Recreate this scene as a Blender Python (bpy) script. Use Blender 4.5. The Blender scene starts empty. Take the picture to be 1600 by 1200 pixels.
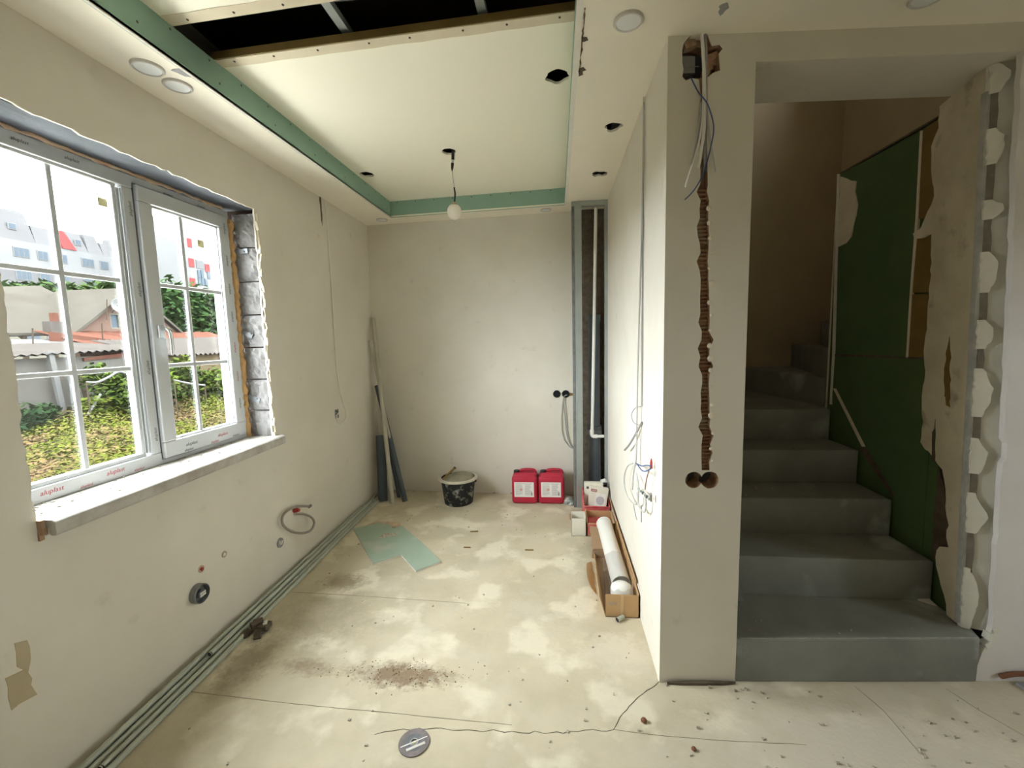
import bpy, bmesh, math, random
from mathutils import Vector, Matrix
from mathutils.geometry import delaunay_2d_cdt

SC = bpy.context.scene
COL = SC.collection
rnd = random.Random(7)

# ------------------------------------------------------------------ camera
F_PX, PITCH, YAW, ROLL, CAM_H = 677.373, 0.106504, -0.106202, 0.0239447, 1.5
CAM = Vector((0, 0, CAM_H))
_fw = Vector((math.sin(YAW)*math.cos(PITCH), math.cos(YAW)*math.cos(PITCH), -math.sin(PITCH)))
_r0 = Vector((math.cos(YAW), -math.sin(YAW), 0)); _d0 = _fw.cross(_r0)
_R = math.cos(ROLL)*_r0 + math.sin(ROLL)*_d0
_D = -math.sin(ROLL)*_r0 + math.cos(ROLL)*_d0
cam_data = bpy.data.cameras.new('camera')
cam_data.sensor_width = 36.0
cam_data.lens = F_PX/1600*36.0
cam_data.clip_start = 0.02; cam_data.clip_end = 500
cam = bpy.data.objects.new('camera', cam_data); COL.objects.link(cam)
m = Matrix.Identity(4)
for i, v in enumerate((_R, -_D, -_fw)):
    m[0][i], m[1][i], m[2][i] = v.x, v.y, v.z
m.translation = CAM
cam.matrix_world = m
SC.camera = cam

# ------------------------------------------------------------------ world, exposure
W = bpy.data.worlds.new('overcast_sky'); SC.world = W; W.use_nodes = True
bgn = W.node_tree.nodes['Background']
bgn.inputs[0].default_value = (0.93, 0.97, 1.0, 1); bgn.inputs[1].default_value = 8.0
SC.view_settings.view_transform = 'Standard'; SC.view_settings.look = 'None'
SC.view_settings.gamma = 1.0; SC.view_settings.use_curve_mapping = False
SC.view_settings.exposure = 2.5
SC.cycles.max_bounces = 14; SC.cycles.diffuse_bounces = 8
SC.cycles.transparent_max_bounces = 12
SC.cycles.sample_clamp_indirect = 10
def portal(name, loc, rot, sx, sy):
    l = bpy.data.lights.new(name, 'AREA'); l.shape = 'RECTANGLE'; l.size = sx; l.size_y = sy
    l.cycles.is_portal = True
    o = bpy.data.objects.new(name, l); o.location = loc; o.rotation_euler = rot; COL.objects.link(o)
portal('window_portal', (-2.09, 1.85, 1.62), (0, -math.pi/2, 0), 1.42, 1.34)
portal('fill_window_portal', (4.78, .15, 1.525), (0, math.pi/2, 0), .95, 1.0)  # portal of the added side window
portal('stairwell_portal', (2.68, 3.075, 3.875), (0, math.pi/2, 0), .5, .6)

# ------------------------------------------------------------------ ray helpers (pixel of the 1600x1200 frame -> point on a known plane)
def ray(u, v): return ((u-800)/F_PX)*_R + ((v-600)/F_PX)*_D + _fw
def onx(u, v, X): d = ray(u, v); return CAM + d*(X/d.x)
def ony(u, v, Y): d = ray(u, v); return CAM + d*(Y/d.y)
def onz(u, v, Z): d = ray(u, v); return CAM + d*((Z-CAM_H)/d.z)
LW0, LWS = -1.735, -0.019
def lwx(y): return LW0 + LWS*(y-1.2)
def onleft(u, v, off=0.0):
    d = ray(u, v); n = Vector((1, -LWS, 0)); p0 = Vector((LW0+off, 1.2, 0))
    return CAM + d*((p0-CAM).dot(n)/d.dot(n))
DT = 0.0817; DX, DY = 0.42, 1.783
DU = Vector((math.cos(DT), math.sin(DT), 0)); DN = Vector((math.sin(DT), -math.cos(DT), 0))   # along / towards viewer
def dw(s, z, d=0.0): return Vector((DX, DY, z)) + DU*(s-DX) + DN*d     # door wall point: s along, d proud
def ondoor(u, v, off=0.0):
    d = ray(u, v); p0 = Vector((DX, DY, 0)) + DN*off
    p = CAM + d*((p0-CAM).dot(DN)/d.dot(DN))
    return ((p-Vector((DX, DY, 0))).dot(DU)+DX, p.z)
BT = math.atan2(3.985-4.10, 0.45+1.80)
def backy(x): return 4.10 + (x+1.80)*(3.985-4.10)/2.25
def onback(u, v, off=0.0):
    d = ray(u, v); n = Vector((-math.sin(BT), math.cos(BT), 0)); p0 = Vector((-1.80, 4.10, 0)) - n*off
    return CAM + d*((p0-CAM).dot(n)/d.dot(n))

# ------------------------------------------------------------------ materials
def mat(name, c1, c2=None, scale=4.0, rough=0.85, bump=0.0, bscale=60.0, metal=0.0, lo=0.35, hi=0.65,
        c3=None, scale3=1.0, lo3=0.55, hi3=0.75, spec=0.3, distort=0.0):
    M = bpy.data.materials.new(name); M.use_nodes = True
    nt = M.node_tree; N = nt.nodes; L = nt.links; b = N['Principled BSDF']
    b.inputs['Roughness'].default_value = rough; b.inputs['Metallic'].default_value = metal
    b.inputs['Specular IOR Level'].default_value = spec
    c1 = (*c1, 1); b.inputs['Base Color'].default_value = c1
    g = N.new('ShaderNodeNewGeometry')
    out = None
    if c2:
        t = N.new('ShaderNodeTexNoise'); t.inputs['Scale'].default_value = scale; t.inputs['Detail'].default_value = 7
        t.inputs['Roughness'].default_value = 0.6; t.inputs['Distortion'].default_value = distort
        L.new(g.outputs['Position'], t.inputs['Vector'])
        r = N.new('ShaderNodeMapRange'); r.inputs[1].default_value = lo; r.inputs[2].default_value = hi
        L.new(t.outputs['Fac'], r.inputs[0])
        x = N.new('ShaderNodeMix'); x.data_type = 'RGBA'
        x.inputs[6].default_value = c1; x.inputs[7].default_value = (*c2, 1)
        L.new(r.outputs[0], x.inputs[0]); out = x.outputs[2]
        if c3:
            t3 = N.new('ShaderNodeTexNoise'); t3.inputs['Scale'].default_value = scale3; t3.inputs['Detail'].default_value = 8
            L.new(g.outputs['Position'], t3.inputs['Vector'])
            r3 = N.new('ShaderNodeMapRange'); r3.inputs[1].default_value = lo3; r3.inputs[2].default_value = hi3
            L.new(t3.outputs['Fac'], r3.inputs[0])
            x3 = N.new('ShaderNodeMix'); x3.data_type = 'RGBA'; x3.inputs[7].default_value = (*c3, 1)
            L.new(r3.outputs[0], x3.inputs[0]); L.new(out, x3.inputs[6]); out = x3.outputs[2]
        L.new(out, b.inputs['Base Color'])
    if bump:
        tb = N.new('ShaderNodeTexNoise'); tb.inputs['Scale'].default_value = bscale; tb.inputs['Detail'].default_value = 5
        L.new(g.outputs['Position'], tb.inputs['Vector'])
        bn = N.new('ShaderNodeBump'); bn.inputs['Strength'].default_value = bump; bn.inputs['Distance'].default_value = 0.01
        L.new(tb.outputs['Fac'], bn.inputs['Height']); L.new(bn.outputs[0], b.inputs['Normal'])
    return M

M = {}
M['putty'] = mat('wall_putty', (.74, .705, .63), (.69, .65, .57), 2.2, .9, .06, 25, c3=(.60, .55, .47), scale3=9, lo3=.66, hi3=.80)
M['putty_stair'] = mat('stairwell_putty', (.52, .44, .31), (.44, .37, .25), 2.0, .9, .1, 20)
M['putty_jamb'] = mat('jamb_putty', (0.806, 0.741, 0.611), (0.650, 0.585, 0.455), 5.0, .9, .2, 30, c3=(0.468, 0.416, 0.325), scale3=7, lo3=.62, hi3=.72)
M['putty_grey'] = mat('grey_wall_putty', (0.779, 0.755, 0.755), (0.708, 0.684, 0.673), 3.0, .9, .08, 40)
M['soffit'] = mat('soffit_putty', (.88, .83, .72), (.85, .80, .69), 2.5, .9, .04, 20)
M['tray'] = mat('tray_putty', (.93, .89, .76), (.91, .88, .74), 1.5, .9, .03, 15)
M['raw_band'] = mat('unpainted_board_paper', (.70, .62, .47), (.66, .58, .44), 8, .9)
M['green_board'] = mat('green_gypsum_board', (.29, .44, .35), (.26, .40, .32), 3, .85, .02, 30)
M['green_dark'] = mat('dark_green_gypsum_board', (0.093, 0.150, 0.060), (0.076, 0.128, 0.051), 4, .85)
M['green_pale'] = mat('pale_green_gypsum_board', (.34, .43, .34), (.37, .46, .37), 6, .85, c3=(.5, .5, .42), scale3=5)
M['brown_board'] = mat('brown_fibre_board', (0.240, 0.156, 0.048), (0.204, 0.132, 0.042), 8, .85)
M['gypsum'] = mat('gypsum_core', (.80, .78, .72), (.74, .72, .66), 20, .95)
M['concrete_stair'] = mat('stair_concrete', (0.270, 0.279, 0.261), (0.207, 0.212, 0.198), 3.0, .8, .12, 60, c3=(0.432, 0.450, 0.450), scale3=3.2, lo3=.60, hi3=.72)
M['brick_raw'] = mat('raw_brick', (.44, .27, .17), (.36, .24, .16), 25, .95, .5, 80, c3=(.52, .44, .34), scale3=14, lo3=.5, hi3=.7)
M['dirt'] = mat('dark_dirt', (.09, .07, .05), (.15, .12, .09), 20, .95)
M['block'] = mat('aerated_block', (.27, .26, .255), (.21, .20, .195), 6, .95, .9, 28, c3=(.15, .145, .14), scale3=12, lo3=.58, hi3=.72)
M['concrete_lintel'] = mat('lintel_concrete', (.125, .135, .155), (.105, .115, .13), 5, .95, .3, 30)
M['foam'] = mat('mounting_foam', (.72, .47, .22), (.60, .36, .15), 30, .9, .6, 60)
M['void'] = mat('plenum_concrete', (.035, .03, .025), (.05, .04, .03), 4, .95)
M['upvc'] = mat('white_upvc', (.52, .54, .55), None, rough=.35, spec=.5)
M['gasket'] = mat('window_gasket', (.12, .12, .13), None, rough=.6)
M['sill'] = mat('window_sill_dusty', (.54, .525, .495), (.40, .365, .325), 14, .5, .05, 40, c3=(.50, .45, .40), scale3=26, lo3=.62, hi3=.70)
M['ink_red'] = mat('red_print', (.42, .05, .06), None, rough=.6)
M['ink_dark'] = mat('dark_print', (.09, .09, .10), None, rough=.6)
M['ink_grey'] = mat('grey_print', (.32, .32, .33), None, rough=.6)
M['paper'] = mat('white_paper', (.80, .79, .76), (.76, .75, .72), 10, .8)
M['steel'] = mat('galvanised_steel', (.46, .50, .49), (.40, .44, .43), 6, .45, metal=.55, spec=.5)
M['steel_dark'] = mat('dull_steel', (.20, .21, .22), (.28, .29, .30), 20, .5, metal=.6)
M['chrome'] = mat('chrome', (.75, .76, .76), None, rough=.18, metal=1.0)
M['pvc_dark'] = mat('dark_grey_pvc', (.075, .095, .115), (.09, .11, .13), 8, .45)
M['pvc_grey'] = mat('grey_sewer_pvc', (.10, .12, .14), (.13, .15, .17), 8, .5)
M['pvc_white'] = mat('white_plastic', (.78, .77, .73), None, rough=.4, spec=.5)
M['pvc_green'] = mat('grey_green_conduit', (.46, .49, .42), (.40, .43, .36), 12, .5)
M['pvc_beige'] = mat('beige_conduit', (.52, .50, .42), (.46, .44, .36), 6, .6)
M['black'] = mat('black_plastic', (.02, .02, .022), None, rough=.5)
M['cable_white'] = mat('white_cable', (.50, .50, .48), None, rough=.55)
M['cable_grey'] = mat('grey_cable', (.32, .31, .30), None, rough=.55)
M['cable_blue'] = mat('blue_wire', (.08, .12, .28), None, rough=.5)
M['copper'] = mat('copper', (.55, .25, .14), None, rough=.4, metal=.8)
M['red_plastic'] = mat('red_jerrycan_plastic', (.48, .024, .058), (.43, .02, .05), 4, .42, spec=.4, c3=(.58, .25, .24), scale3=7, lo3=.68, hi3=.85)
M['red_dust'] = mat('dusty_red_plastic', (.55, .03, .05), (.60, .22, .20), 9, .6)
M['cardboard'] = mat('cardboard', (.52, .34, .18), (.47, .30, .15), 12, .9)
M['cardboard_dk'] = mat('cardboard_inside', (.34, .22, .13), (.40, .27, .16), 10, .9)
M['box_cream'] = mat('cream_card', (.74, .71, .62), (.68, .65, .56), 8, .8)
M['bucket'] = mat('mortar_splashed_bucket', (.022, .024, .026), (.34, .33, .28), 22, .75, .3, 50, lo=.52, hi=.66)
M['mortar'] = mat('dried_mortar', (.34, .31, .22), (.26, .24, .17), 14, .95, .8, 40)
M['rim'] = mat('bucket_rim_plastic', (.62, .58, .48), (.50, .47, .38), 20, .7)
M['disc'] = mat('abrasive_disc', (.24, .205, .20), (.17, .15, .15), 30, .7, .2, 200)
M['disc_label'] = mat('disc_label_paper', (.13, .14, .15), (.20, .20, .21), 20, .6)
M['film'] = None
M['led_face'] = mat('downlight_diffuser', (.76, .78, .78), None, rough=.5)
M['led_rim'] = mat('downlight_rim', (.60, .58, .54), None, rough=.5)
M['bulb'] = mat('opal_bulb', (.86, .80, .72), None, rough=.35, spec=.5)
M['red_fit'] = mat('red_plug', (.42, .06, .05), None, rough=.5)
M['hose'] = mat('braided_hose', (.30, .27, .24), (.42, .38, .34), 160, .45, .4, 300, metal=.35)
M['crack'] = mat('floor_crack', (.13, .11, .08), None, rough=1)
M['joint'] = mat('floor_joint', (.30, .26, .18), None, rough=1)
M['dust'] = mat('debris', (.62, .58, .48), (.28, .23, .17), 60, .95)
M['brown_bit'] = mat('brown_debris', (.20, .09, .05), None, rough=.9)
M['pink_dust'] = mat('brick_dust', (.52, .33, .22), (.62, .50, .36), 12, .95)
M['bead'] = mat('corner_bead', (.40, .41, .40), (.56, .56, .53), 14, .6)
M['gap'] = mat('bead_gap', (.20, .17, .14), (.26, .24, .21), 20, .9)
M['fill'] = mat('white_filler', (.80, .79, .74), (.70, .69, .62), 8, .9, .2, 30)
# outdoors: surface colours darkened to offset the high exposure
M['weeds'] = mat('weeds', (0.0156, 0.0221, 0.0031), (0.0299, 0.0312, 0.0057), 1.6, .8, c3=(0.036, 0.024, 0.0125), scale3=1.3, lo3=.47, hi3=.60, spec=0.0)
M['soil'] = mat('soil', (0.0143, 0.0130, 0.0078), (0.0195, 0.0169, 0.0104), 3, 1, spec=0.0)
M['leaf_a'] = mat('leaf_green', (0.0117, 0.0208, 0.0057), (0.0057, 0.0125, 0.0057), 1.4, .8, spec=0.0)
M['leaf_b'] = mat('vine_leaf', (0.0221, 0.0299, 0.0039), (0.0078, 0.0156, 0.0047), 1.8, .8, spec=0.0)
M['leaf_c'] = mat('far_leaf', (0.0156, 0.0234, 0.0078), (0.0104, 0.0177, 0.0078), .6, .8, spec=0.0)
M['bark'] = mat('bark', (0.0130, 0.0104, 0.0078), (0.0182, 0.0143, 0.0104), 5, 1, spec=0.0)
M['ext_concrete'] = mat('fence_concrete', (0.0314, 0.0299, 0.0269), (0.0239, 0.0224, 0.0198), 1.6, 1, spec=0.0)
M['ext_tan'] = mat('tan_render', (0.0351, 0.0273, 0.0161), (0.0299, 0.0221, 0.0130), 2, 1, spec=0.0)
M['asbestos'] = mat('corrugated_sheet', (0.0234, 0.0211, 0.0191), (0.0185, 0.0162, 0.0146), 2.5, 1, spec=0.0)
M['rust'] = mat('rusty_tin_roof', (0.0322, 0.0146, 0.0104), (0.0260, 0.0114, 0.0083), 2, .9, spec=0.0)
M['white_roof'] = mat('white_roofing', (0.0395, 0.0395, 0.0395), (0.0333, 0.0333, 0.0312), 1, .9, spec=0.0)
M['house_wall'] = mat('pink_render', (0.0377, 0.0247, 0.0195), (0.0325, 0.0213, 0.0172), 1.5, 1, spec=0.0)
M['slate'] = mat('old_slate_roof', (0.0215, 0.0197, 0.0165), (0.0184, 0.0165, 0.0138), 1.0, 1, spec=0.0)
M['panel_white'] = mat('white_facade', (0.0481, 0.0481, 0.0481), (0.0442, 0.0442, 0.0442), .2, 1, spec=0.0)
M['panel_grey'] = mat('grey_facade', (0.0338, 0.0333, 0.0338), (0.0307, 0.0302, 0.0307), .2, 1, spec=0.0)
M['panel_cream'] = mat('cream_facade', (0.0429, 0.0403, 0.0325), (0.0390, 0.0364, 0.0286), .3, 1, spec=0.0)
M['panel_red'] = mat('red_facade', (0.0520, 0.0117, 0.0117), None, rough=1, spec=0.0)
M['pane_far'] = mat('far_window_pane', (0.0221, 0.0273, 0.0325), None, rough=.6, spec=0.0)
M['ledge'] = mat('outer_ledge_stone', (0.0325, 0.0247, 0.0169), (0.0260, 0.0195, 0.0130), 6, 1, spec=0.0)
M['ext_brick'] = mat('outer_brick', (0.0312, 0.0221, 0.0169), (0.0260, 0.0182, 0.0143), 8, 1, spec=0.0)

def glassy(name, fac, tint):
    G = bpy.data.materials.new(name); G.use_nodes = True; nt = G.node_tree; N = nt.nodes
    for n in list(N):
        if n.type != 'OUTPUT_MATERIAL': N.remove(n)
    o = [n for n in N if n.type == 'OUTPUT_MATERIAL'][0]
    t = N.new('ShaderNodeBsdfTransparent'); t.inputs[0].default_value = (*tint, 1)
    g = N.new('ShaderNodeBsdfGlossy'); g.inputs['Roughness'].default_value = .03 if fac < .1 else .3
    x = N.new('ShaderNodeMixShader'); x.inputs[0].default_value = fac
    nt.links.new(t.outputs[0], x.inputs[1]); nt.links.new(g.outputs[0], x.inputs[2]); nt.links.new(x.outputs[0], o.inputs[0])
    return G
M['glass'] = glassy('window_glass', .04, (.97, .985, .98))
M['film'] = glassy('plastic_film', .14, (.94, .94, .94))

# floor: screed with patches, brown dirt smear, greyer zone before the stairs
def floor_mat():
    F = mat('screed_floor', (.59, .525, .385), (.50, .445, .32), 2.8, .78, .22, 55, c3=(.70, .64, .50), scale3=3.4, lo3=.52, hi3=.60, spec=.3, lo=.40, hi=.62)
    nt = F.node_tree; N = nt.nodes; L = nt.links; b = N['Principled BSDF']
    base = b.inputs['Base Color'].links[0].from_socket
    g = N.new('ShaderNodeNewGeometry')
    def blob(cx, cy, rx, ry, col, thr, sc, prev):
        mp = N.new('ShaderNodeMapping'); mp.vector_type = 'TEXTURE'
        mp.inputs['Location'].default_value = (cx, cy, 0); mp.inputs['Scale'].default_value = (rx, ry, 1)
        L.new(g.outputs['Position'], mp.inputs['Vector'])
        gr = N.new('ShaderNodeTexGradient'); gr.gradient_type = 'SPHERICAL'; L.new(mp.outputs[0], gr.inputs[0])
        ns = N.new('ShaderNodeTexNoise'); ns.inputs['Scale'].default_value = sc; ns.inputs['Detail'].default_value = 10
        ns.inputs['Roughness'].default_value = .75
        L.new(g.outputs['Position'], ns.inputs['Vector'])
        ad = N.new('ShaderNodeMath'); ad.operation = 'MULTIPLY_ADD'; ad.inputs[1].default_value = .55
        L.new(gr.outputs['Fac'], ad.inputs[0]); L.new(ns.outputs['Fac'], ad.inputs[2])
        mr = N.new('ShaderNodeMapRange'); mr.inputs[1].default_value = thr-.12; mr.inputs[2].default_value = thr+.10
        L.new(ad.outputs[0], mr.inputs[0])
        x = N.new('ShaderNodeMix'); x.data_type = 'RGBA'; x.inputs[7].default_value = (*col, 1)
        L.new(mr.outputs[0], x.inputs[0]); L.new(prev, x.inputs[6]); return x.outputs[2]
    c = base
    c = blob(-.72, 1.74, .42, .13, (.27, .20, .13), .80, 22, c)      # brown smear
    c = blob(-1.15, 1.75, .30, .10, (.36, .29, .20), .83, 16, c)
    c = blob(-1.36, 2.45, .30, .20, (.36, .30, .20), .84, 12, c)
    c = blob(-1.25, 2.10, .60, .45, (.44, .385, .275), .86, 7, c)
    c = blob(-1.48, 1.75, .25, .40, (.38, .325, .23), .84, 11, c)
    c = blob(.28, 1.95, .25, .22, (.66, .59, .46), .74, 5, c)         # pale skimmed patch
    c = blob(-.45, 3.35, .35, .12, (.62, .54, .44), .85, 7, c)
    c = blob(1.7, .95, 1.9, 1.0, (.58, .53, .43), .62, 3, c)          # greyer zone
    L.new(c, b.inputs['Base Color'])
    return F
M['floor'] = floor_mat()

# ------------------------------------------------------------------ mesh builder
def inside(p, poly):
    x, y = p; c = False; n = len(poly); j = n-1
    for i in range(n):
        xi, yi = poly[i]; xj, yj = poly[j]
        if (yi > y) != (yj > y) and x < (xj-xi)*(y-yi)/(yj-yi)+xi: c = not c
        j = i
    return c

class MB:
    def __init__(s): s.v = []; s.f = []
    def add(s, vs, fs):
        k = len(s.v); s.v += [Vector(v) for v in vs]; s.f += [[i+k for i in f] for f in fs]; return s
    def box(s, x0, x1, y0, y1, z0, z1):
        return s.hexa([(x0,y0,z0),(x1,y0,z0),(x1,y1,z0),(x0,y1,z0),(x0,y0,z1),(x1,y0,z1),(x1,y1,z1),(x0,y1,z1)])
    def hexa(s, p):
        return s.add(p, [(0,3,2,1),(4,5,6,7),(0,1,5,4),(1,2,6,5),(2,3,7,6),(3,0,4,7)])
    def obox(s, c, size, mtx=None):
        a, b, d = (q/2 for q in size); R = mtx or Matrix.Identity(3); c = Vector(c)
        return s.hexa([c + R @ Vector(q) for q in ((-a,-b,-d),(a,-b,-d),(a,b,-d),(-a,b,-d),(-a,-b,d),(a,-b,d),(a,b,d),(-a,b,d))])
    def tube(s, pts, r, n=8, closed=False, cap=True):
        pts = [Vector(p) for p in pts]; k = len(pts); rr = r if isinstance(r, (list, tuple)) else [r]*k
        prev = None; base = len(s.v)
        for i, p in enumerate(pts):
            if closed: t = pts[(i+1) % k]-pts[i-1]
            else: t = pts[min(i+1, k-1)]-pts[max(i-1, 0)]
            t.normalize()
            if prev is None:
                a = Vector((0, 0, 1)) if abs(t.z) < .9 else Vector((1, 0, 0)); u = t.cross(a).normalized()
            else:
                u = prev - t*prev.dot(t); u.normalize()
            prev = u; w = t.cross(u)
            for j in range(n):
                an = 2*math.pi*j/n; s.v.append(p + (u*math.cos(an)+w*math.sin(an))*rr[i])
        for i in range(k if closed else k-1):
            for j in range(n):
                a = base+i*n+j; b = base+i*n+(j+1) % n; i2 = (i+1) % k
                s.f.append([a, b, base+i2*n+(j+1) % n, base+i2*n+j])
        if cap and not closed:
            s.f.append([base+j for j in range(n)][::-1]); s.f.append([base+(k-1)*n+j for j in range(n)])
        return s
    def lathe(s, prof, n=24, mtx=None, c=(0, 0, 0), cap0=True, cap1=True):
        R = mtx or Matrix.Identity(3); c = Vector(c); base = len(s.v)
        for r, z in prof:
            for j in range(n):
                a = 2*math.pi*j/n; s.v.append(c + R @ Vector((r*math.cos(a), r*math.sin(a), z)))
        k = len(prof)
        for i in range(k-1):
            for j in range(n):
                s.f.append([base+i*n+j, base+i*n+(j+1) % n, base+(i+1)*n+(j+1) % n, base+(i+1)*n+j])
        if cap0: s.f.append([base+j for j in range(n)][::-1])
        if cap1: s.f.append([base+(k-1)*n+j for j in range(n)])
        return s
    def slab(s, outer, holes, mp):
        """solid plate: outer / holes in (u,v); mp(u,v,d) -> 3D point, d=0 front face, d=1 back face"""
        vs = []; es = []
        for loop in [outer]+list(holes):
            k = len(vs); vs += [Vector(p) for p in loop]; es += [(k+i, k+(i+1) % len(loop)) for i in range(len(loop))]
        r = delaunay_2d_cdt(vs, es, [], 0, 1e-6)
        ov, of = r[0], r[2]; keep = []
        for f in of:
            cx = sum(ov[i].x for i in f)/len(f); cy = sum(ov[i].y for i in f)/len(f)
            if inside((cx, cy), outer) and not any(inside((cx, cy), h) for h in holes): keep.append(list(f))
        nv = len(ov); base = len(s.v)
        s.v += [Vector(mp(p.x, p.y, 0)) for p in ov] + [Vector(mp(p.x, p.y, 1)) for p in ov]
        cnt = {}
        for f in keep:
            s.f.append([base+i for i in f]); s.f.append([base+nv+i for i in reversed(f)])
            for i in range(len(f)):
                a, b = f[i], f[(i+1) % len(f)]; cnt.setdefault((min(a, b), max(a, b)), []).append((a, b))
        for e in cnt.values():
            if len(e) == 1:
                a, b = e[0]; s.f.append([base+a, base+nv+a, base+nv+b, base+b])
        return s
    def mesh(s, name, mt, smooth=False):
        me = bpy.data.meshes.new(name); me.from_pydata([tuple(v) for v in s.v], [], s.f)
        bm = bmesh.new(); bm.from_mesh(me); bmesh.ops.recalc_face_normals(bm, faces=bm.faces)
        bm.to_mesh(me); bm.free()
        if smooth:
            for p in me.polygons: p.use_smooth = True
        me.materials.append(mt); me.update(); return me
    def build(s, name, mt, parent=None, smooth=False, bevel=0.0, seg=2):
        return link(name, s.mesh(name, mt, smooth), parent, bevel, seg, smooth)

def link(name, me, parent=None, bevel=0.0, seg=2, smooth=False):
    o = bpy.data.objects.new(name, me); COL.objects.link(o)
    if parent: 
        o.parent = parent
        o.matrix_parent_inverse = Matrix.Translation(-Vector(parent.location)) if parent.type == 'EMPTY' else Matrix.Identity(4)
    if bevel:
        b = o.modifiers.new('bevel', 'BEVEL'); b.width = bevel; b.segments = seg; b.limit_method = 'ANGLE'
    if smooth:
        try:
            for p in me.polygons: p.use_smooth = True
            e = o.modifiers.new('split', 'EDGE_SPLIT'); e.split_angle = math.radians(40)
        except Exception: pass
    return o
def tag(o, label, cat=None, group=None, kind=None):
    o['label'] = label
    if cat: o['category'] = cat
    if group: o['group'] = group
    if kind: o['kind'] = kind
    return o
def thing(name, loc, label, cat, group=None, kind=None):
    o = bpy.data.objects.new(name, None); o.location = loc; o.empty_display_size = .05; COL.objects.link(o)
    return tag(o, label, cat, group, kind)
def struct(o, label, cat): return tag(o, label, cat, kind='structure')

def jag(pts, step, amp, seed, closed=True):
    r = random.Random(seed); out = []; n = len(pts)
    for i in range(n if closed else n-1):
        a = Vector(pts[i]); b = Vector(pts[(i+1) % n]); d = b-a; k = max(1, int(d.length/step)); nrm = Vector((-d.y, d.x)).normalized() if d.length else Vector((0, 0))
        for j in range(k):
            t = (j + (0 if j == 0 else r.uniform(-.3, .3)))/k
            p = a + d*t + (nrm*r.uniform(-amp, amp) if j else nrm*0)
            out.append((p.x, p.y))
    if not closed: out.append(tuple(pts[-1]))
    return out
def circ(cx, cy, r, n=20, j=0.0, seed=1, ry=None):
    q = random.Random(seed); ry = ry or r
    return [(cx+(r*(1+q.uniform(-j, j)))*math.cos(2*math.pi*i/n), cy+(ry*(1+q.uniform(-j, j)))*math.sin(2*math.pi*i/n)) for i in range(n)]
def spline(pts, k=8):
    pts = [Vector(p) for p in pts]; out = []
    for i in range(len(pts)-1):
        p0 = pts[max(i-1, 0)]; p1 = pts[i]; p2 = pts[i+1]; p3 = pts[min(i+2, len(pts)-1)]
        for j in range(k):
            t = j/k
            out.append(.5*((2*p1)+(p2-p0)*t+(2*p0-5*p1+4*p2-p3)*t*t+(3*p1-p0-3*p2+p3)*t**3))
    out.append(pts[-1]); return out
_txt = {}
def text_mesh(s, mt, shear=0.0):
    key = (s, mt.name, shear)
    if key not in _txt:
        cu = bpy.data.curves.new('t', 'FONT'); cu.body = s; cu.align_x = 'CENTER'; cu.align_y = 'CENTER'; cu.size = 1; cu.shear = shear
        cu.extrude = 0.01; cu.resolution_u = 2
        o = bpy.data.objects.new('t', cu); COL.objects.link(o)
        dg = bpy.context.evaluated_depsgraph_get(); dg.update()
        me = bpy.data.meshes.new_from_object(o.evaluated_get(dg)); me.materials.clear(); me.materials.append(mt)
        bpy.data.objects.remove(o); bpy.data.curves.remove(cu); _txt[key] = me
    return _txt[key]
def text_at(name, s, mt, p, xdir, updir, h, parent, shear=0.0, wide=1.0):
    me = text_mesh(s, mt, shear); o = bpy.data.objects.new(name, me); COL.objects.link(o)
    x = Vector(xdir).normalized(); u = Vector(updir).normalized(); n = x.cross(u)
    mm = Matrix(((x.x*h*wide, u.x*h, n.x*.02, p[0]), (x.y*h*wide, u.y*h, n.y*.02, p[1]), (x.z*h*wide, u.z*h, n.z*.02, p[2]), (0, 0, 0, 1)))
    o.parent = parent
    pinv = Matrix.Translation(-Vector(parent.location)) if parent.type == 'EMPTY' else Matrix.Identity(4)
    o.matrix_parent_inverse = pinv
    o.matrix_basis = mm
    return o
RZ = lambda a: Matrix.Rotation(a, 3, 'Z')
AX = Matrix(((0, 0, 1), (0, 1, 0), (-1, 0, 0)))          # lathe axis -> +x
AY = Matrix(((1, 0, 0), (0, 0, -1), (0, 1, 0)))          # lathe axis -> -y
AYN = Matrix(((1, 0, 0), (0, 0, 1), (0, -1, 0)))         # lathe axis -> +y

# ================================================================== THE SETTING
GZ_ = -.2
ZC, ZT, ZR = 2.594, 2.729, 3.05       # soffit, tray, slab above
# ---- floor
fl = struct(MB().box(-2.15, 4.6, -3.2, 4.35, -.12, 0).build('floor', M['floor']), 'bare beige screed floor with stains, joints and cracks', 'floor')
def strip(pts, w, name, mt, parent, seed=1, z=.0012):
    r = random.Random(seed); b = MB(); L_ = []; R_ = []
    for i, p in enumerate(pts):
        a = Vector(pts[max(i-1, 0)]); c = Vector(pts[min(i+1, len(pts)-1)]); t = (c-a).normalized(); n = Vector((-t.y, t.x))
        ww = w*r.uniform(.5, 1.2)*(.3 if i in (0, len(pts)-1) else 1)
        L_.append(Vector(p)+n*ww/2); R_.append(Vector(p)-n*ww/2)
    k = len(pts)
    b.add([(p.x, p.y, z) for p in L_]+[(p.x, p.y, z) for p in R_]+[(p.x, p.y, -.002) for p in L_]+[(p.x, p.y, -.002) for p in R_],
          [(i, i+1, k+i+1, k+i) for i in range(k-1)]+[(i, i+1, 2*k+i+1, 2*k+i) for i in range(k-1)]+[(k+i, k+i+1, 3*k+i+1, 3*k+i) for i in range(k-1)])
    return b.build(name, mt, parent)
def fpts(lst, jit=.004, seed=3, step=.05):
    q = [tuple(onz(u, v, 0).xy) for u, v in lst]; return jag(q, step, jit, seed, closed=False)
strip(fpts([(455, 925), (560, 931), (735, 943)], .001), .003, 'floor_joint', M['joint'], fl)
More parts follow.
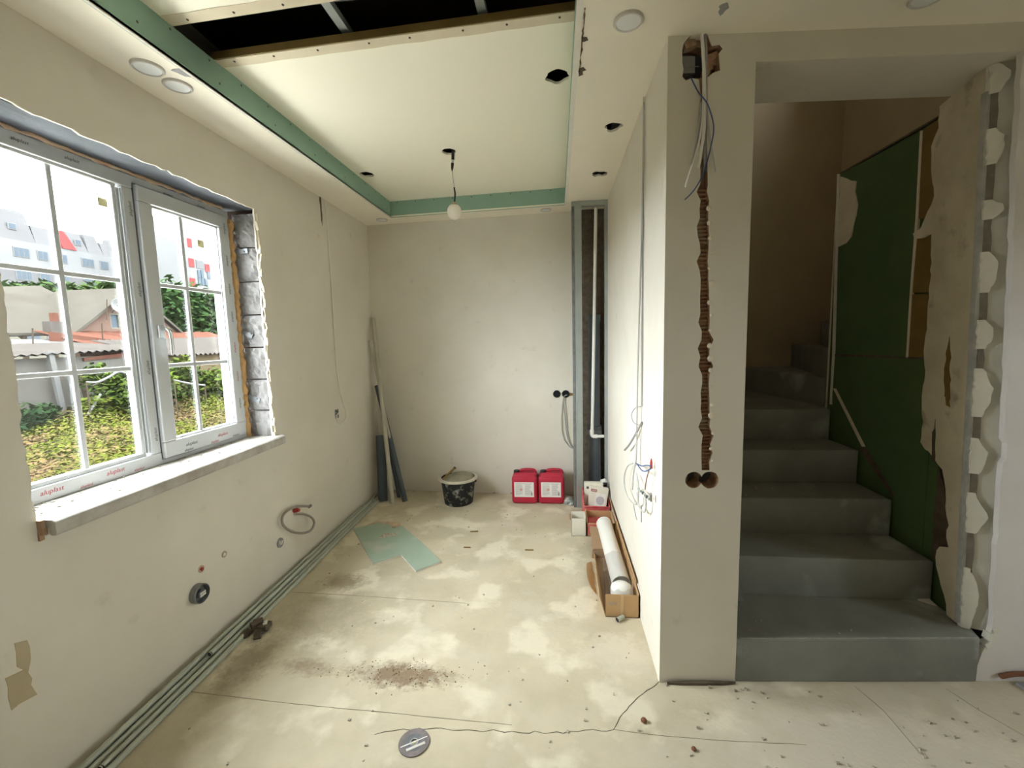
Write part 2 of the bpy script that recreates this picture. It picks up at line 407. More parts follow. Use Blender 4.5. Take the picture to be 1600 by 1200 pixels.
strip(fpts([(290, 1080), (460, 1100), (640, 1117), (800, 1133)], .001), .003, 'floor_joint', M['joint'], fl)
strip(fpts([(585, 1148), (615, 1142), (640, 1141), (690, 1138), (745, 1142), (800, 1143), (880, 1146), (960, 1140)], .007, 5, .028), .0028, 'floor_crack', M['crack'], fl)
strip(fpts([(958, 1141), (964, 1131), (973, 1115), (990, 1097), (1006, 1083), (1024, 1071), (1031, 1064)], .004, 6, .02), .0028, 'floor_crack', M['crack'], fl)
strip(fpts([(960, 1140), (1020, 1148), (1110, 1156), (1260, 1164)], .002, 7), .002, 'floor_joint', M['joint'], fl)
strip(fpts([(1335, 1072), (1380, 1110), (1440, 1180)], .001, 8), .002, 'floor_joint', M['joint'], fl)
strip(fpts([(1478, 1076), (1530, 1110), (1600, 1150)], .001, 9), .002, 'floor_joint', M['joint'], fl)

# ---- left wall (outer wall with the window)
OP = dict(y0=1.215, y1=2.468, z0=.925, z1=2.287)
op = jag([(OP['y0'], OP['z0']), (OP['y1'], OP['z0']), (OP['y1'], OP['z1']), (OP['y0'], OP['z1'])], .03, .006, 11)
wl = MB().slab([(-3.2, 0), (4.2, 0), (4.2, ZR), (-3.2, ZR)], [op, circ(3.276, .925, .028, 12, ry=.036)], lambda y, z, d: (lwx(y)-.009*d, y, z)).build('wall_left', M['putty'])
struct(wl, 'left wall in grey-white putty with the window opening', 'wall')
MB().slab([(-3.2, -.3), (4.45, -.3), (4.45, ZR), (-3.2, ZR)], [[(1.19, .895), (2.50, .895), (2.50, 2.30), (1.19, 2.30)]],
          lambda y, z, d: (lwx(y)-.009-.321*d, y, z)).build('wall_core', M['ext_brick'], wl)
# masonry of the reveal: each block of the right jamb is a piece
zz = [.905, 1.09, 1.283, 1.478, 1.674, 1.870, 2.068, 2.265]
rb = random.Random(4)
for i in range(7):
    b = MB(); n = 7; zz0, zz1 = zz[i]+.004, zz[i+1]-.004; vs = []; k = 10
    for a in range(n+1):
        for c in range(k+1):
            x = -1.772-a/n*.135; z = zz0+(zz1-zz0)*c/k
            edge = a in (0, n) or c in (0, k)
            vs.append((x, 2.468+(.006 if edge else rb.uniform(-.006, .004))+(.004*math.sin(a*2+c+i)), z))
    fs = [(a*(k+1)+c, a*(k+1)+c+1, (a+1)*(k+1)+c+1, (a+1)*(k+1)+c) for a in range(n) for c in range(k)]
    b.add(vs, fs); b.box(-1.905, -1.775, 2.476, 2.515, zz0, zz1)
    b.build('block', M['block'], wl)
for i in range(7):                                            # left jamb: face turned away from the view, edge only
    MB().box(-1.93, -1.765, 1.17, 1.213+rb.uniform(-.004, .004), zz[i]+.004, zz[i+1]-.004).build('block', M['block'], wl)
MB().hexa([(-2.05, 1.15, 2.290), (-1.745, 1.15, 2.290), (-1.770, 2.50, 2.290), (-2.05, 2.50, 2.290), (-2.05, 1.15, 2.36), (-1.745, 1.15, 2.36), (-1.770, 2.50, 2.36), (-2.05, 2.50, 2.36)]).build('lintel', M['concrete_lintel'], wl)
MB().box(-2.06, -1.775, 1.19, 2.50, .80, .898).build('sill_bed', M['concrete_lintel'], wl)
# crumbling plaster edge of the opening
r5 = random.Random(5); b = MB()
for i in range(30):
    z = .93+i*.045
    b.obox((-1.756+r5.uniform(-.004, .006), 2.474+r5.uniform(-.004, .006), z), (.014, .006+r5.uniform(0, .006), .05), Matrix.Rotation(r5.uniform(-.3, .3), 3, 'X'))
b.build('plaster_edge', M['putty_jamb'], wl)
# expanding foam bead and steel anchor straps
b = MB(); r6 = random.Random(6)
b.tube([(-1.915+r6.uniform(-.004, .004), 2.458+r6.uniform(-.006, .004), .93+i*.022) for i in range(60)], [r6.uniform(.012, .024) for i in range(60)], 8)
b.build('mounting_foam', M['foam'], wl, smooth=True)
b = MB(); b.tube([(-1.915+r6.uniform(-.004, .003), 1.25+i*.03, 2.283+r6.uniform(-.004, .004)) for i in range(40)], [r6.uniform(.004, .010) for i in range(40)], 8)
b.build('mounting_foam', M['pink_dust'], wl, smooth=True)
for z, ln, tilt in ((2.045, .075, -.1), (1.56, .05, .45), (1.165, .07, .3)):
    R = Matrix.Rotation(tilt, 3, 'Y')
    b = MB(); b.obox((-1.865, 2.461, z), (ln+.02, .003, .028), R); b.lathe([(.006, 0), (.006, .006), (.003, .008)], 10, AY, (-1.84, 2.460, z))
    b.build('anchor_strap', M['steel_dark'], wl)

# ---- window
win = thing('window_1', (-1.93, 1.85, .93), 'white two-sash upvc window with glazing bars', 'window', kind='structure')
XF = -1.912
def frame_rect(b, y0, y1, z0, z1, w, x0, x1, wb=None):
    wb = wb or w
    b.box(x0, x1, y0, y1, z0, z0+wb); b.box(x0, x1, y0, y1, z1-w, z1)
    b.box(x0, x1, y0, y0+w, z0+wb, z1-w); b.box(x0, x1, y1-w, y1, z0+wb, z1-w)
fr = MB(); frame_rect(fr, 1.235, 2.448, .93, 2.272, .058, XF-.07, XF)
fr.box(XF-.07, XF-.002, 1.818, 1.884, .988, 2.214)
frame = fr.build('frame', M['upvc'], win, bevel=.004)
b = MB(); frame_rect(b, 1.283, 1.800, .978, 2.224, .022, XF-.045, XF-.012, .028); b.build('glazing_bead', M['upvc'], win, bevel=.004)
SX = XF+.018
b = MB(); frame_rect(b, 1.868, 2.418, .955, 2.236, .072, SX-.07, SX, .080)
sash = b.build('sash', M['upvc'], win, bevel=.006)
b = MB(); frame_rect(b, 1.932, 2.356, 1.028, 2.170, .016, SX-.04, SX-.014); b.build('glazing_bead', M['upvc'], sash, bevel=.003)
b = MB(); frame_rect(b, 1.862, 2.424, .949, 2.242, .005, SX-.024, SX-.018); b.build('gasket', M['gasket'], sash)
MB().box(XF-.036, XF-.032, 1.30, 1.785, 1.0, 2.205).build('pane', M['glass'], win)
MB().box(SX-.036, SX-.032, 1.945, 2.343, 1.04, 2.158).build('pane', M['glass'], sash)
for nm, par, y0, y1, z0, z1, vy, x in (('l', win, 1.29, 1.795, .99, 2.215, 1.548, XF), ('r', sash, 1.94, 2.35, 1.035, 2.165, 2.113, SX)):
    xm = x-.026
    MB().box(xm-.006, xm+.006, vy-.010, vy+.010, z0, z1).build('glazing_bar', M['upvc'], par, bevel=.003)
    for hz in (1.402, 1.795):
        MB().box(xm-.0055, xm+.0055, y0, y1, hz-.010, hz+.010).build('glazing_bar', M['upvc'], par, bevel=.003)
# reinforced right-hand rebates seen edge-on through the glass
for k_, y in enumerate((2.352, 2.362)):
    MB().box(SX-.030, SX-.020, y, y+.005, 1.04, 2.16).build('rebate_lip', M['upvc'], sash)
for k_, y in enumerate((1.792, 1.802, 1.811)):
    MB().box(XF-.028, XF-.008, y, y+.004, 1.0, 2.2).build('rebate_lip', M['upvc'], win)
h = MB(); h.box(SX, SX+.010, 1.893, 1.923, 1.535, 1.60)
hd = h.build('handle_plate', M['upvc'], sash, bevel=.004)
h = MB(); h.tube([(SX+.008, 1.908, 1.582), (SX+.04, 1.908, 1.582)], .009, 10); h.tube(spline([(SX+.036, 1.906, 1.586), (SX+.044, 1.914, 1.57), (SX+.043, 1.920, 1.52), (SX+.040, 1.922, 1.462)]), .0095, 10)
h.build('handle', M['chrome'], hd, smooth=True)
for (u, v), X, pa in (((160, 316), XF-.030, win), ((313, 381), SX-.030, sash)):
    p = onx(u, v, X); MB().box(X, X+.001, p.y-.020, p.y+.020, p.z-.018, p.z+.018).build('sticker', mat('sticker_paper', (.80, .74, .42), (.76, .70, .38), 30, .8), pa)
# printing on the protective film
def film_text(y, z, h, mt, x, vertical=False, pa=frame):
    if vertical: text_at('printed_text', 'aluplast', mt, (x+.0006, y, z), (0, 0, 1), (0, -1, 0), h, pa, .25)
    else: text_at('printed_text', 'aluplast', mt, (x+.0006, y, z), (0, 1, 0), (0, 0, 1), h, pa, .25)
for y in (1.40, 1.64): film_text(y, .965, .026, M['ink_red'], XF)
film_text(1.52, .943, .016, M['ink_red'], XF); film_text(1.745, .943, .016, M['ink_red'], XF)
for y, mt in ((2.02, 'ink_dark'), (2.23, 'ink_red')): film_text(y, .995, .024, M[mt], SX, pa=sash)
for y, mt in ((2.00, 'ink_dark'), (2.17, 'ink_red'), (2.33, 'ink_dark')): film_text(y, .968, .018, M[mt], SX, pa=sash)
for z, mt in ((2.16, 'ink_dark'), (1.98, 'ink_dark'), (1.82, 'ink_dark'), (1.66, 'ink_dark'), (1.48, 'ink_red'), (1.31, 'ink_red'), (1.15, 'ink_dark')):
    film_text(2.385, z, .020, M[mt], SX, True, sash)
for z, mt in ((2.12, 'ink_dark'), (1.76, 'ink_dark'), (1.40, 'ink_dark'), (1.08, 'ink_dark')): film_text(1.846, z, .022, M[mt], XF-.002, True, frame)
for y in (1.45, 1.62, 2.05, 2.25): film_text(y, 2.246, .018, M['ink_dark'], XF)

# sill board
sb = MB(); pr = [(-1.925, .93), (-1.690, .930), (-1.678, .922), (-1.678, .880), (-1.684, .874), (-1.700, .874), (-1.706, .882), (-1.706, .905), (-1.925, .905)]
n = len(pr)
ys = (1.225, 2.505)
vs = [(x+.0-(.019*(y-1.2)), y, z) for y in ys for x, z in pr]
sb.add(vs, [tuple(range(n)), tuple(range(2*n-1, n-1, -1))]+[(i, (i+1) % n, n+(i+1) % n, n+i) for i in range(n)])
sl = sb.build('window_sill', M['sill'], None, bevel=.003); tag(sl, 'dusty white plastic window sill with rounded front edge', 'sill')
r7 = random.Random(9)
def chips(n, region, size, mt, name, label, cat, seed, z=0.0, stuff=True):
    r = random.Random(seed); b = MB()
    for i in range(n):
        x, y = region(r); s = r.uniform(*size); R = Matrix.Rotation(r.uniform(0, 6.28), 3, 'Z') @ Matrix.Rotation(r.uniform(-.3, .3), 3, 'X')
        b.obox((x, y, z+s*.28), (s, s*r.uniform(.5, .9), s*.55), R)
    o = b.build(name, mt); tag(o, label, cat, kind='stuff'); return o
chips(70, lambda r: (r.uniform(-1.91, -1.72), r.uniform(1.25, 2.45)), (.003, .010), M['dust'], 'plaster_crumbs', 'plaster crumbs scattered over the window sill', 'debris', 21, .930)
b = MB(); b.obox((-1.742, 1.222, .905), (.05, .016, .05)); b.obox((-1.738, 1.220, .875), (.02, .014, .03)); b.build('broken_plaster', M['brick_raw'], wl)

# ---- back wall
def bmap(t): return lambda x, z, d: (x, backy(x)+t*d, z)
bw = MB().slab([(-1.86, 0), (.46, 0), (.46, ZR), (-1.86, ZR)], [], bmap(.15)).build('wall_back', M['putty'])
struct(bw, 'back wall of the niche in beige-white putty', 'wall')
chips(24, lambda r: (r.uniform(-1.5, .1), 4.05+r.uniform(-.02, .0)-.05*0), (.006, .02), M['dust'], 'wall_foot_crumbs', 'crumbs along the foot of the back wall', 'debris', 22)

# ---- wall between niche and stairs (its end is the pillar)
def gpath(u, y0, y1, w, seed, du=0.0, n=34):
    r = random.Random(seed); L_, R_ = [], []
    for i in range(n):
        t = i/(n-1); v = y0+(y1-y0)*t; uu = u+du*t
        wl_ = w*(.7+.5*r.random())+(5 if r.random() < .12 else 0); wr_ = w*(.7+.5*r.random())+(6 if r.random() < .15 else 0)
        L_.append(ondoor(uu-wl_, v)); R_.append(ondoor(uu+wr_, v))
    return L_+R_[::-1]
groove = gpath(1100, 286, 735, 6.5, 3, 3)
hole = [ondoor(u, v) for u, v in ((1084, 52), (1076, 58), (1068, 68), (1066, 78), (1066, 98), (1068, 108), (1066, 120), (1072, 126), (1080, 122), (1092, 124), (1095, 150), (1093, 200), (1094, 260), (1095, 291), (1106, 291), (1105, 240), (1103, 180), (1104, 122), (1114, 114), (1125, 110), (1124, 98), (1123, 84), (1129, 76), (1124, 70), (1112, 72), (1108, 62), (1104, 50))]
sk1 = circ(*ondoor(1084, 750), .0345, 22); sk2 = circ(*ondoor(1109, 750), .036, 22, .03, 4)
wr = MB().slab([(.4205, 0), (.745, 0), (.745, ZR), (.4205, ZR)], [groove, hole, sk1, sk2], lambda s, z, d: dw(s, z, -.03*d)).build('wall_right', M['putty'])
struct(wr, 'wall between niche and stairs ending in a chased pillar', 'wall')
wr.data.materials.append(M['brick_raw'])
for p in wr.data.polygons:
    if abs(p.normal.dot(DN)) < .5 and .43 < p.center.x < .73: p.material_index = 1
# brick core; recessed socket holes go deeper, hollow brick ribs show in the chase
core = MB(); core.slab([(.45, 0), (.73, 0), (.73, ZR), (.45, ZR)], [circ(*ondoor(1084, 750), .033, 18), circ(*ondoor(1109, 750), .0345, 18), [ondoor(u, v) for u, v in ((1070, 62), (1126, 70), (1122, 112), (1068, 118))]], lambda s, z, d: dw(s, z, -.03-.05*d))
core.build('brick_core', M['brick_raw'], wr)
MB().hexa([(.44, 1.87, 0), (.73, 1.88, 0), (.73, 4.25, 0), (.44, 4.25, 0), (.44, 1.87, ZR), (.73, 1.88, ZR), (.73, 4.25, ZR), (.44, 4.25, ZR)]).build('wall_body', M['concrete_lintel'], wr)
b = MB(); r8 = random.Random(8)
s0, zt_ = ondoor(1100, 292); s1, zb_ = ondoor(1103, 735); nr = int((zt_-zb_)/.0075); 
L_ = []
for i in range(nr+1):
    z = zb_+(zt_-zb_)*i/nr; s = s1+(s0-s1)*i/nr; dd = -.012 if i % 2 else -.026; dd += r8.uniform(-.004, .003)
    L_.append([dw(s-.030, z, dd), dw(s, z, dd+.002), dw(s+.030, z, dd)])
vs = [p for q in L_ for p in q]
b.add(vs, [(i*3+j, i*3+j+1, i*3+j+4, i*3+j+3) for i in range(nr) for j in (0, 1)]); b.build('hollow_brick', M['brick_raw'], wr)
b = MB(); r8 = random.Random(18)                              # broken bits inside the hole under the ceiling
for (u, v, s_) in ((1082, 62, .045), (1115, 84, .04), (1118, 92, .035), (1112, 100, .03), (1120, 80, .03), (1108, 108, .03)):
    s, z = ondoor(u, v); b.obox(dw(s, z, -.035), (s_, .03, s_*.6), Matrix.Rotation(r8.uniform(-.5, .5), 3, 'Y') @ RZ(r8.uniform(-.4, .4)))
b.build('brick_rubble', M['brick_raw'], wr)
s, z = ondoor(1081, 92); MB().obox(dw(s, z, -.05), (.05, .03, .06), RZ(DT)).build('junction_box', M['ink_grey'], wr)
for c_ in ((1084, 750, .0335), (1109, 750, .035)):
    s, z = ondoor(c_[0], c_[1]); MB().lathe([(c_[2], 0), (c_[2], -.052)], 20, Matrix.Rotation(DT, 3, 'Z') @ AY, dw(s, z, -.028), cap0=False).build('socket_hole_lining', M['putty_stair'], wr)
# filler lumps along the chase
b = MB(); r8 = random.Random(28)
for v in range(330, 735, 23):
    s, z = ondoor(1109+r8.uniform(-2, 3)+3*(v-300)/430, v+r8.uniform(-6, 6)); q = r8.uniform(.006, .014)
    b.lathe([(q, 0), (q*.8, .003), (q*.3, .005)], 9, Matrix.Rotation(DT, 3, 'Z') @ AY, dw(s, z, 0))
b.build('chase_filler', M['putty_jamb'], wr)
# niche-side plaster with a thin vertical chase
def nx(u, v): p = onx(u, v, .42); return (p.y, p.z)
q = [(1006, 152), (1006, 260), (1004, 400), (1003, 540), (1003, 640), (1001, 700), (1001, 742)]
rr_ = random.Random(31); Lq = []; Rq = []
for (u0, v0), (u1, v1) in zip(q[:-1], q[1:]):
    for t in range(6):
        u = u0+(u1-u0)*t/6; v = v0+(v1-v0)*t/6; y, z = nx(u, v); w_ = rr_.uniform(.006, .012); Lq.append((y-w_, z)); Rq.append((y+w_, z))
sp = MB().slab([(1.79, 0), (3.985, 0), (3.985, ZR), (1.79, ZR)], [Lq+Rq[::-1]], lambda y, z, d: (.42+.02*d, y, z))
skin = sp.build('plaster_face', M['putty'], wr)
y0, z0 = nx(1006, 152); y1, z1 = nx(1001, 742)
b = MB(); b.add([(.428, y0-.03, z0), (.428, y0+.03, z0), (.428, y1+.03, z1), (.428, y1-.03, z1)], [(0, 1, 2, 3)]); b.build('chase_bottom', M['pink_dust'], wr)
MB().box(.728, .742, 1.86, 4.25, 0, 5.2).build('plaster_face', M['putty_stair'], wr)
strip([(.452, 1.775), (.52, 1.780), (.60, 1.787), (.68, 1.792), (.74, 1.798)], .022, 'base_crack', M['dirt'], wr, 4, .012)

# ---- wall over and beside the doorway
lt = MB(); lt.slab([(.745, 2.494), (1.735, 2.494), (1.735, ZR), (.745, ZR)], [], lambda s, z, d: dw(s, z, 0) + Vector((0, .30*d, 0)))
ltn = lt.build('wall_front', M['putty_stair']); ltn.data.materials[0] = M['putty']
struct(ltn, 'wall around the doorway to the stairs, lintel above', 'wall')
MB().box(.60, 2.65, 1.95, 2.14, ZR-.02, 5.2).build('wall_above', M['putty_stair'], ltn)
edge = [(1.706, 2.66), (1.704, 2.50), (1.722, 2.05), (1.742, 1.75), (1.76, 1.40), (1.772, 1.15), (1.776, 1.05), (1.790, 1.03), (1.792, .97), (1.780, .95), (1.785, .75), (1.795, .50), (1.803, .25), (1.792, .17), (1.775, .14), (1.755, .06), (1.735, 0)]
ej = jag(edge, .05, .004, 33, closed=False)
rs = ondoor(1597, 745)
MB().slab([(4.6, 0), (4.6, ZR), (1.706, ZR)]+ej, [circ(1.912, .885, .034, 18)], lambda s, z, d: dw(s, z, -.02*d)).build('plaster_face', M['putty_grey'], ltn)
MB().lathe([(.033, 0), (.033, -.05)], 18, Matrix.Rotation(DT, 3, 'Z') @ AY, dw(1.912, .885, -.004), cap0=False).build('socket_hole_lining', M['dirt'], ltn)
MB().hexa([(1.80, 1.955, 0), (4.6, 2.20, 0), (4.6, 2.40, 0), (1.80, 2.13, 0), (1.80, 1.955, ZR), (4.6, 2.20, ZR), (4.6, 2.40, ZR), (1.80, 2.13, ZR)]).build('wall_core', M['concrete_lintel'], ltn)

# jamb: recessed strip with corner bead, filler blobs and gaps
def beadx(z): return 1.738-.033*z
def js(s, z, o): return (beadx(z)+s, 1.972-.55*min(s, .11)-o, z)
b = MB(); nz = 24
vs = []
for i in range(nz+1):
    z = .195+(2.494-.195)*i/nz
    vs += [js(0, z, 0), js(.17, z, 0)]
b.add(vs, [(2*i, 2*i+1, 2*i+3, 2*i+2) for i in range(nz)]); b.build('jamb_strip', M['fill'], ltn)
b = MB()
for i in range(nz):
    z0 = .215+(2.40-.215)*i/nz; z1 = .215+(2.40-.215)*(i+1)/nz
    b.hexa([(beadx(z0)-.002, 1.962, z0), (beadx(z0)+.012, 1.962, z0), (beadx(z0)+.012, 1.972, z0), (beadx(z0)-.002, 1.985, z0), (beadx(z1)-.002, 1.962, z1), (beadx(z1)+.012, 1.962, z1), (beadx(z1)+.012, 1.972, z1), (beadx(z1)-.002, 1.985, z1)])
b.build('corner_bead', M['bead'], ltn)
r9 = random.Random(12)
for i, (v0, v1) in enumerate(((150, 205), (258, 315), (340, 400), (455, 500), (543, 578), (648, 685), (735, 770), (828, 890))):      # dark open gaps behind the bead
    z1, z0 = ony(1530, v0, 1.97).z, ony(1530, v1, 1.97).z
    b = MB(); pts = jag([(0, z0-.02), (.018, z0-.02), (.020, (z0+z1)/2), (.018, z1+.02), (0, z1+.02)], .03, .003, 60+i)
    b.slab(pts, [], lambda s, z, d: js(.012+s, z, .004-.004*d)); b.build('jamb_gap', M['gap'], ltn)
for i, (v0, v1) in enumerate(((105, 150), (205, 260), (315, 345), (395, 458), (500, 545), (575, 650), (683, 738), (768, 830), (885, 978))):
    z1, z0 = ony(1530, v0, 1.97).z, ony(1530, v1, 1.97).z
    w_ = .05 if i < 8 else .045
    pts = jag([(0.004, z0), (w_*.55, z0), (w_*(.85+.3*r9.random()), z0+(z1-z0)*r9.uniform(.25, .45)), (w_*(.8+.3*r9.random()), z0+(z1-z0)*r9.uniform(.6, .8)), (w_*.45, z1), (0.004, z1)], .015, .004, 80+i)
    b = MB().slab(pts, [], lambda s, z, d: js(s, z, .014-.014*d)); b.build('filler_blob', M['fill'], ltn)
b = MB()
for (x, z, q) in ((1.80, .20, .03), (1.79, .165, .025), (1.815, .23, .02), (1.775, .135, .018)):
    b.obox((x, 1.905, z), (q, .03, q), Matrix.Rotation(r9.uniform(-.6, .6), 3, 'Y'))
b.build('crumbled_plaster', M['fill'], ltn)

# ---- ceiling: soffit, tray boards, slab above
ce = MB()
tl = [(-1.466, 3.876), (.078, 3.785), (.085, -1.6), (-1.466, -1.6)]
holes = [tl[::-1], circ(.307, 2.465, .036, 16, .15, 2, ry=.042), circ(.336, 2.47, .020, 10, .1, 3), circ(.285, 3.135, .030, 14, .1, 5), circ(.318, 3.145, .026, 12, .1, 6)]
def grow(pl, k):
    cx = sum(q[0] for q in pl)/len(pl); cy = sum(q[1] for q in pl)/len(pl); return [(cx+(q[0]-cx)*k[0], cy+(q[1]-cy)*k[1]) for q in pl]
holes = [tl[::-1], grow([(.268, 2.455), (.282, 2.44), (.30, 2.432), (.325, 2.44), (.345, 2.45), (.352, 2.466), (.338, 2.478), (.33, 2.50), (.305, 2.515), (.285, 2.505), (.28, 2.48), (.268, 2.472)], (1.15, 1.35)),
         grow([(.255, 3.125), (.275, 3.11), (.30, 3.118), (.325, 3.115), (.345, 3.13), (.342, 3.155), (.318, 3.165), (.30, 3.155), (.278, 3.165), (.258, 3.148)], (1.15, 1.9))]
ceo = ce.slab([(-2.1, -3.2), (4.6, -3.2), (4.6, 2.35), (1.80, 1.95), (1.3, 1.86), (.735, 1.82), (.735, 4.2), (-2.1, 4.2)], holes, lambda x, y, d: (x, y, ZC+.0125*d)).build('ceiling', M['soffit'])
struct(ceo, 'lowered plasterboard ceiling with a sunken tray', 'ceiling')
# sunken boards
slot_f = [(-1.48, 1.882), (.12, 1.806)]; slot_n = [(-1.48, 1.672), (.12, 1.592)]
h1 = [( .016+.056*math.cos(a)*(1+.12*math.sin(5*a)), 2.221+.056*math.sin(a)*(1+.1*math.cos(4*a))) for a in [i*2*math.pi/26 for i in range(26)]]
h2 = circ(-.695, 2.95, .046, 16, .04, 4, ry=.05); h3 = circ(-1.393, 3.241, .052, 16, .1, 7, ry=.055)
MB().slab(slot_f[:1]+slot_f[1:]+[(.12, 3.90), (-1.48, 3.90)], [h1, h2, h3], lambda x, y, d: (x, y, ZT+.0125*d)).build('sunken_board', M['tray'], ceo)
MB().slab([(-1.48, -1.65), (.12, -1.65)]+slot_n[::-1], [], lambda x, y, d: (x, y, ZT+.0125*d)).build('sunken_board', M['tray'], ceo)
# unfinished paper borders along the slot with screws
bj = random.Random(14)
for nm, (a, c), sgn in (('far', slot_f, 1), ('near', slot_n, -1)):
    N_ = 24; e0 = [(a[0]+(c[0]-a[0])*i/N_, a[1]+(c[1]-a[1])*i/N_) for i in range(N_+1)]
    e1 = [(x, y+sgn*(.052+.018*(1-i/N_)*0+bj.uniform(-.003, .003))) for i, (x, y) in enumerate(e0)]
    o_ = MB().slab(e0+e1[::-1] if sgn > 0 else e1+e0[::-1], [], lambda x, y, d: (x, y, ZT-.0015+.0015*d)).build('board_edge', M['raw_band'], ceo)
    b = MB()
    for i in range(8):
        x = -1.38+i*.2+bj.uniform(-.02, .02); y = a[1]+(c[1]-a[1])*(x-a[0])/(c[0]-a[0])+sgn*.02
        b.lathe([(.005, 0), (.004, -.003)], 8, None, (x, y, ZT-.0012))
    b.build('screw_row', M['dirt'], o_)
MB().slab([(-1.48, 1.878), (.12, 1.802), (.12, 1.812), (-1.48, 1.888)], [], lambda x, y, d: (x, y, ZT+.002+.03*d)).build('board_joist', M['brown_board'], ceo)
# green upstands of the tray
gb = []
gb.append(MB().slab([(-1.6, ZC-.002), (3.876, ZC-.002), (3.876, ZT), (-1.6, ZT)], [], lambda y, z, d: (-1.466-.0125*d, y, z)).build('upstand_board', M['green_board'], ceo))
gb.append(MB().slab([(-1.466, ZC-.002), (.078, ZC-.002), (.078, ZT), (-1.466, ZT)], [], lambda x, z, d: (x, 3.876-(x+1.466)*.0589+.0125*d, z)).build('upstand_board', M['green_board'], ceo))
gb.append(MB().slab([(-1.6, ZC+.001), (3.785, ZC+.001), (3.785, ZT), (-1.6, ZT)], [], lambda y, z, d: (.085-(y+1.6)*.0013+.0125*d, y, z)).build('upstand_board', M['green_board'], ceo))
MB().slab([(-1.6, ZC-.003), (3.78, ZC-.003), (3.78, ZC+.006), (-1.6, ZC+.006)], [], lambda y, z, d: (.081-(y+1.6)*.0013+.022*d, y, z)).build('edge_trim', M['gypsum'], ceo)
MB().slab([(-1.6, ZC-.004), (3.87, ZC-.004), (3.87, ZC+.001), (-1.6, ZC+.001)], [], lambda y, z, d: (-1.464-.01*d, y, z)).build('edge_trim', M['gypsum'], ceo)
b = MB()
for i in range(16):
    b.lathe([(.005, 0), (.004, -.002)], 8, AX, (-1.4655, .9+i*.19, ZT-.018)); 
    if i % 2: b.lathe([(.005, 0), (.004, -.002)], 8, AX, (-1.4655, .95+i*.19, ZC+.05))
b.build('screw_row', M['dirt'], gb[0])
b = MB()
for i in range(9): b.lathe([(.005, 0), (.004, .002)], 8, AY, (-1.40+i*.17, 3.8758-(.066+i*.17)*.0589, ZT-.014))
b.build('screw_row', M['dirt'], gb[1])
# torn tape along the right edge, small scar by the left downlights
for k_, pl_ in enumerate(([(.104, 1.60), (.108, 1.60), (.109, 1.80), (.107, 1.96), (.103, 1.97)], [(.104, 1.74), (.122, 1.745), (.128, 1.762), (.112, 1.768), (.104, 1.765)], [(.103, 1.93), (.120, 1.925), (.132, 1.945), (.118, 1.952), (.121, 1.975), (.103, 1.985)], [(.104, 1.80), (.112, 1.812), (.104, 1.822)])):
    MB().slab(jag(pl_, .015, .0025, k_), [], lambda x, y, d: (x, y, ZC-.002+.002*d)).build('torn_tape', M['dirt'], ceo)
MB().slab(jag([(-1.520, 1.705), (-1.478, 1.700), (-1.470, 1.760), (-1.500, 1.748)], .02, .004, 4), [], lambda x, y, d: (x, y, ZC-.002+.002*d)).build('paper_scar', M['ink_grey'], ceo)
MB().slab(jag([(.555, 1.655), (.575, 1.64), (.592, 1.665), (.575, 1.70)], .01, .004, 4), [], lambda x, y, d: (x, y, ZC-.002+.002*d)).build('paper_scar', M['ink_grey'], ceo)
# slab and hangers in the void
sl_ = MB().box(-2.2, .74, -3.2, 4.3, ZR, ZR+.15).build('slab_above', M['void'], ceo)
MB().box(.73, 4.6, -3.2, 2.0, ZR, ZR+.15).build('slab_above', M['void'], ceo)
for x in (-.86, -.28): MB().box(x-.018, x+.018, 1.50, 2.1, ZT+.05, ZT+.077).build('ceiling_channel', M['steel'], ceo)
MB().box(-1.48, .12, 1.735, 1.765, ZT+.09, ZT+.12).build('ceiling_channel', M['steel_dark'], ceo)

# ---- room behind the camera
rw = MB().box(-2.2, 4.7, -3.35, -3.2, 0, ZR).build('wall_rear', M['putty']); struct(rw, 'plain putty wall at the far end of the room', 'wall')
rw2 = MB().slab([(-3.3, 0), (2.4, 0), (2.4, ZR), (-3.3, ZR)], [[(-.2, 1.2), (.5, 1.2), (.5, 1.85), (-.2, 1.85)]], lambda y, z, d: (4.6+.15*d, y, z)).build('wall_side', M['putty']); struct(rw2, 'plain putty wall on the far right of the room', 'wall')
w2 = thing('fill_window', (4.68, .15, 1.1), 'added unseen window in the far right wall for fill daylight', 'window', kind='structure')  # added out of view to let fill daylight into the room
b = MB(); frame_rect(b, -.2, .5, 1.2, 1.85, .05, 4.64, 4.71); b.build('frame', M['upvc'], w2, bevel=.004)
MB().box(4.67, 4.674, -.15, .45, 1.25, 1.80).build('pane', M['glass'], w2)
g2 = MB().box(4.8, 40, -40, 40, GZ_-.3, GZ_).build('ground_right', M['soil']); struct(g2, 'open ground on the far side of the building', 'ground')

# ---- stairwell
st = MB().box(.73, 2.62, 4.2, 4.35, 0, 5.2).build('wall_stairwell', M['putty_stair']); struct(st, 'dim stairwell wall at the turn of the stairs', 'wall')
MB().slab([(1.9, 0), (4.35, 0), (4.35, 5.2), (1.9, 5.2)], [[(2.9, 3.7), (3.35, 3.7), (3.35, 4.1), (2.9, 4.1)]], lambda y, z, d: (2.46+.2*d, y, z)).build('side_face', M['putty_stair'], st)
MB().box(.6, 2.7, 1.9, 4.35, 5.2, 5.3).build('roof_face', M['putty_stair'], st)

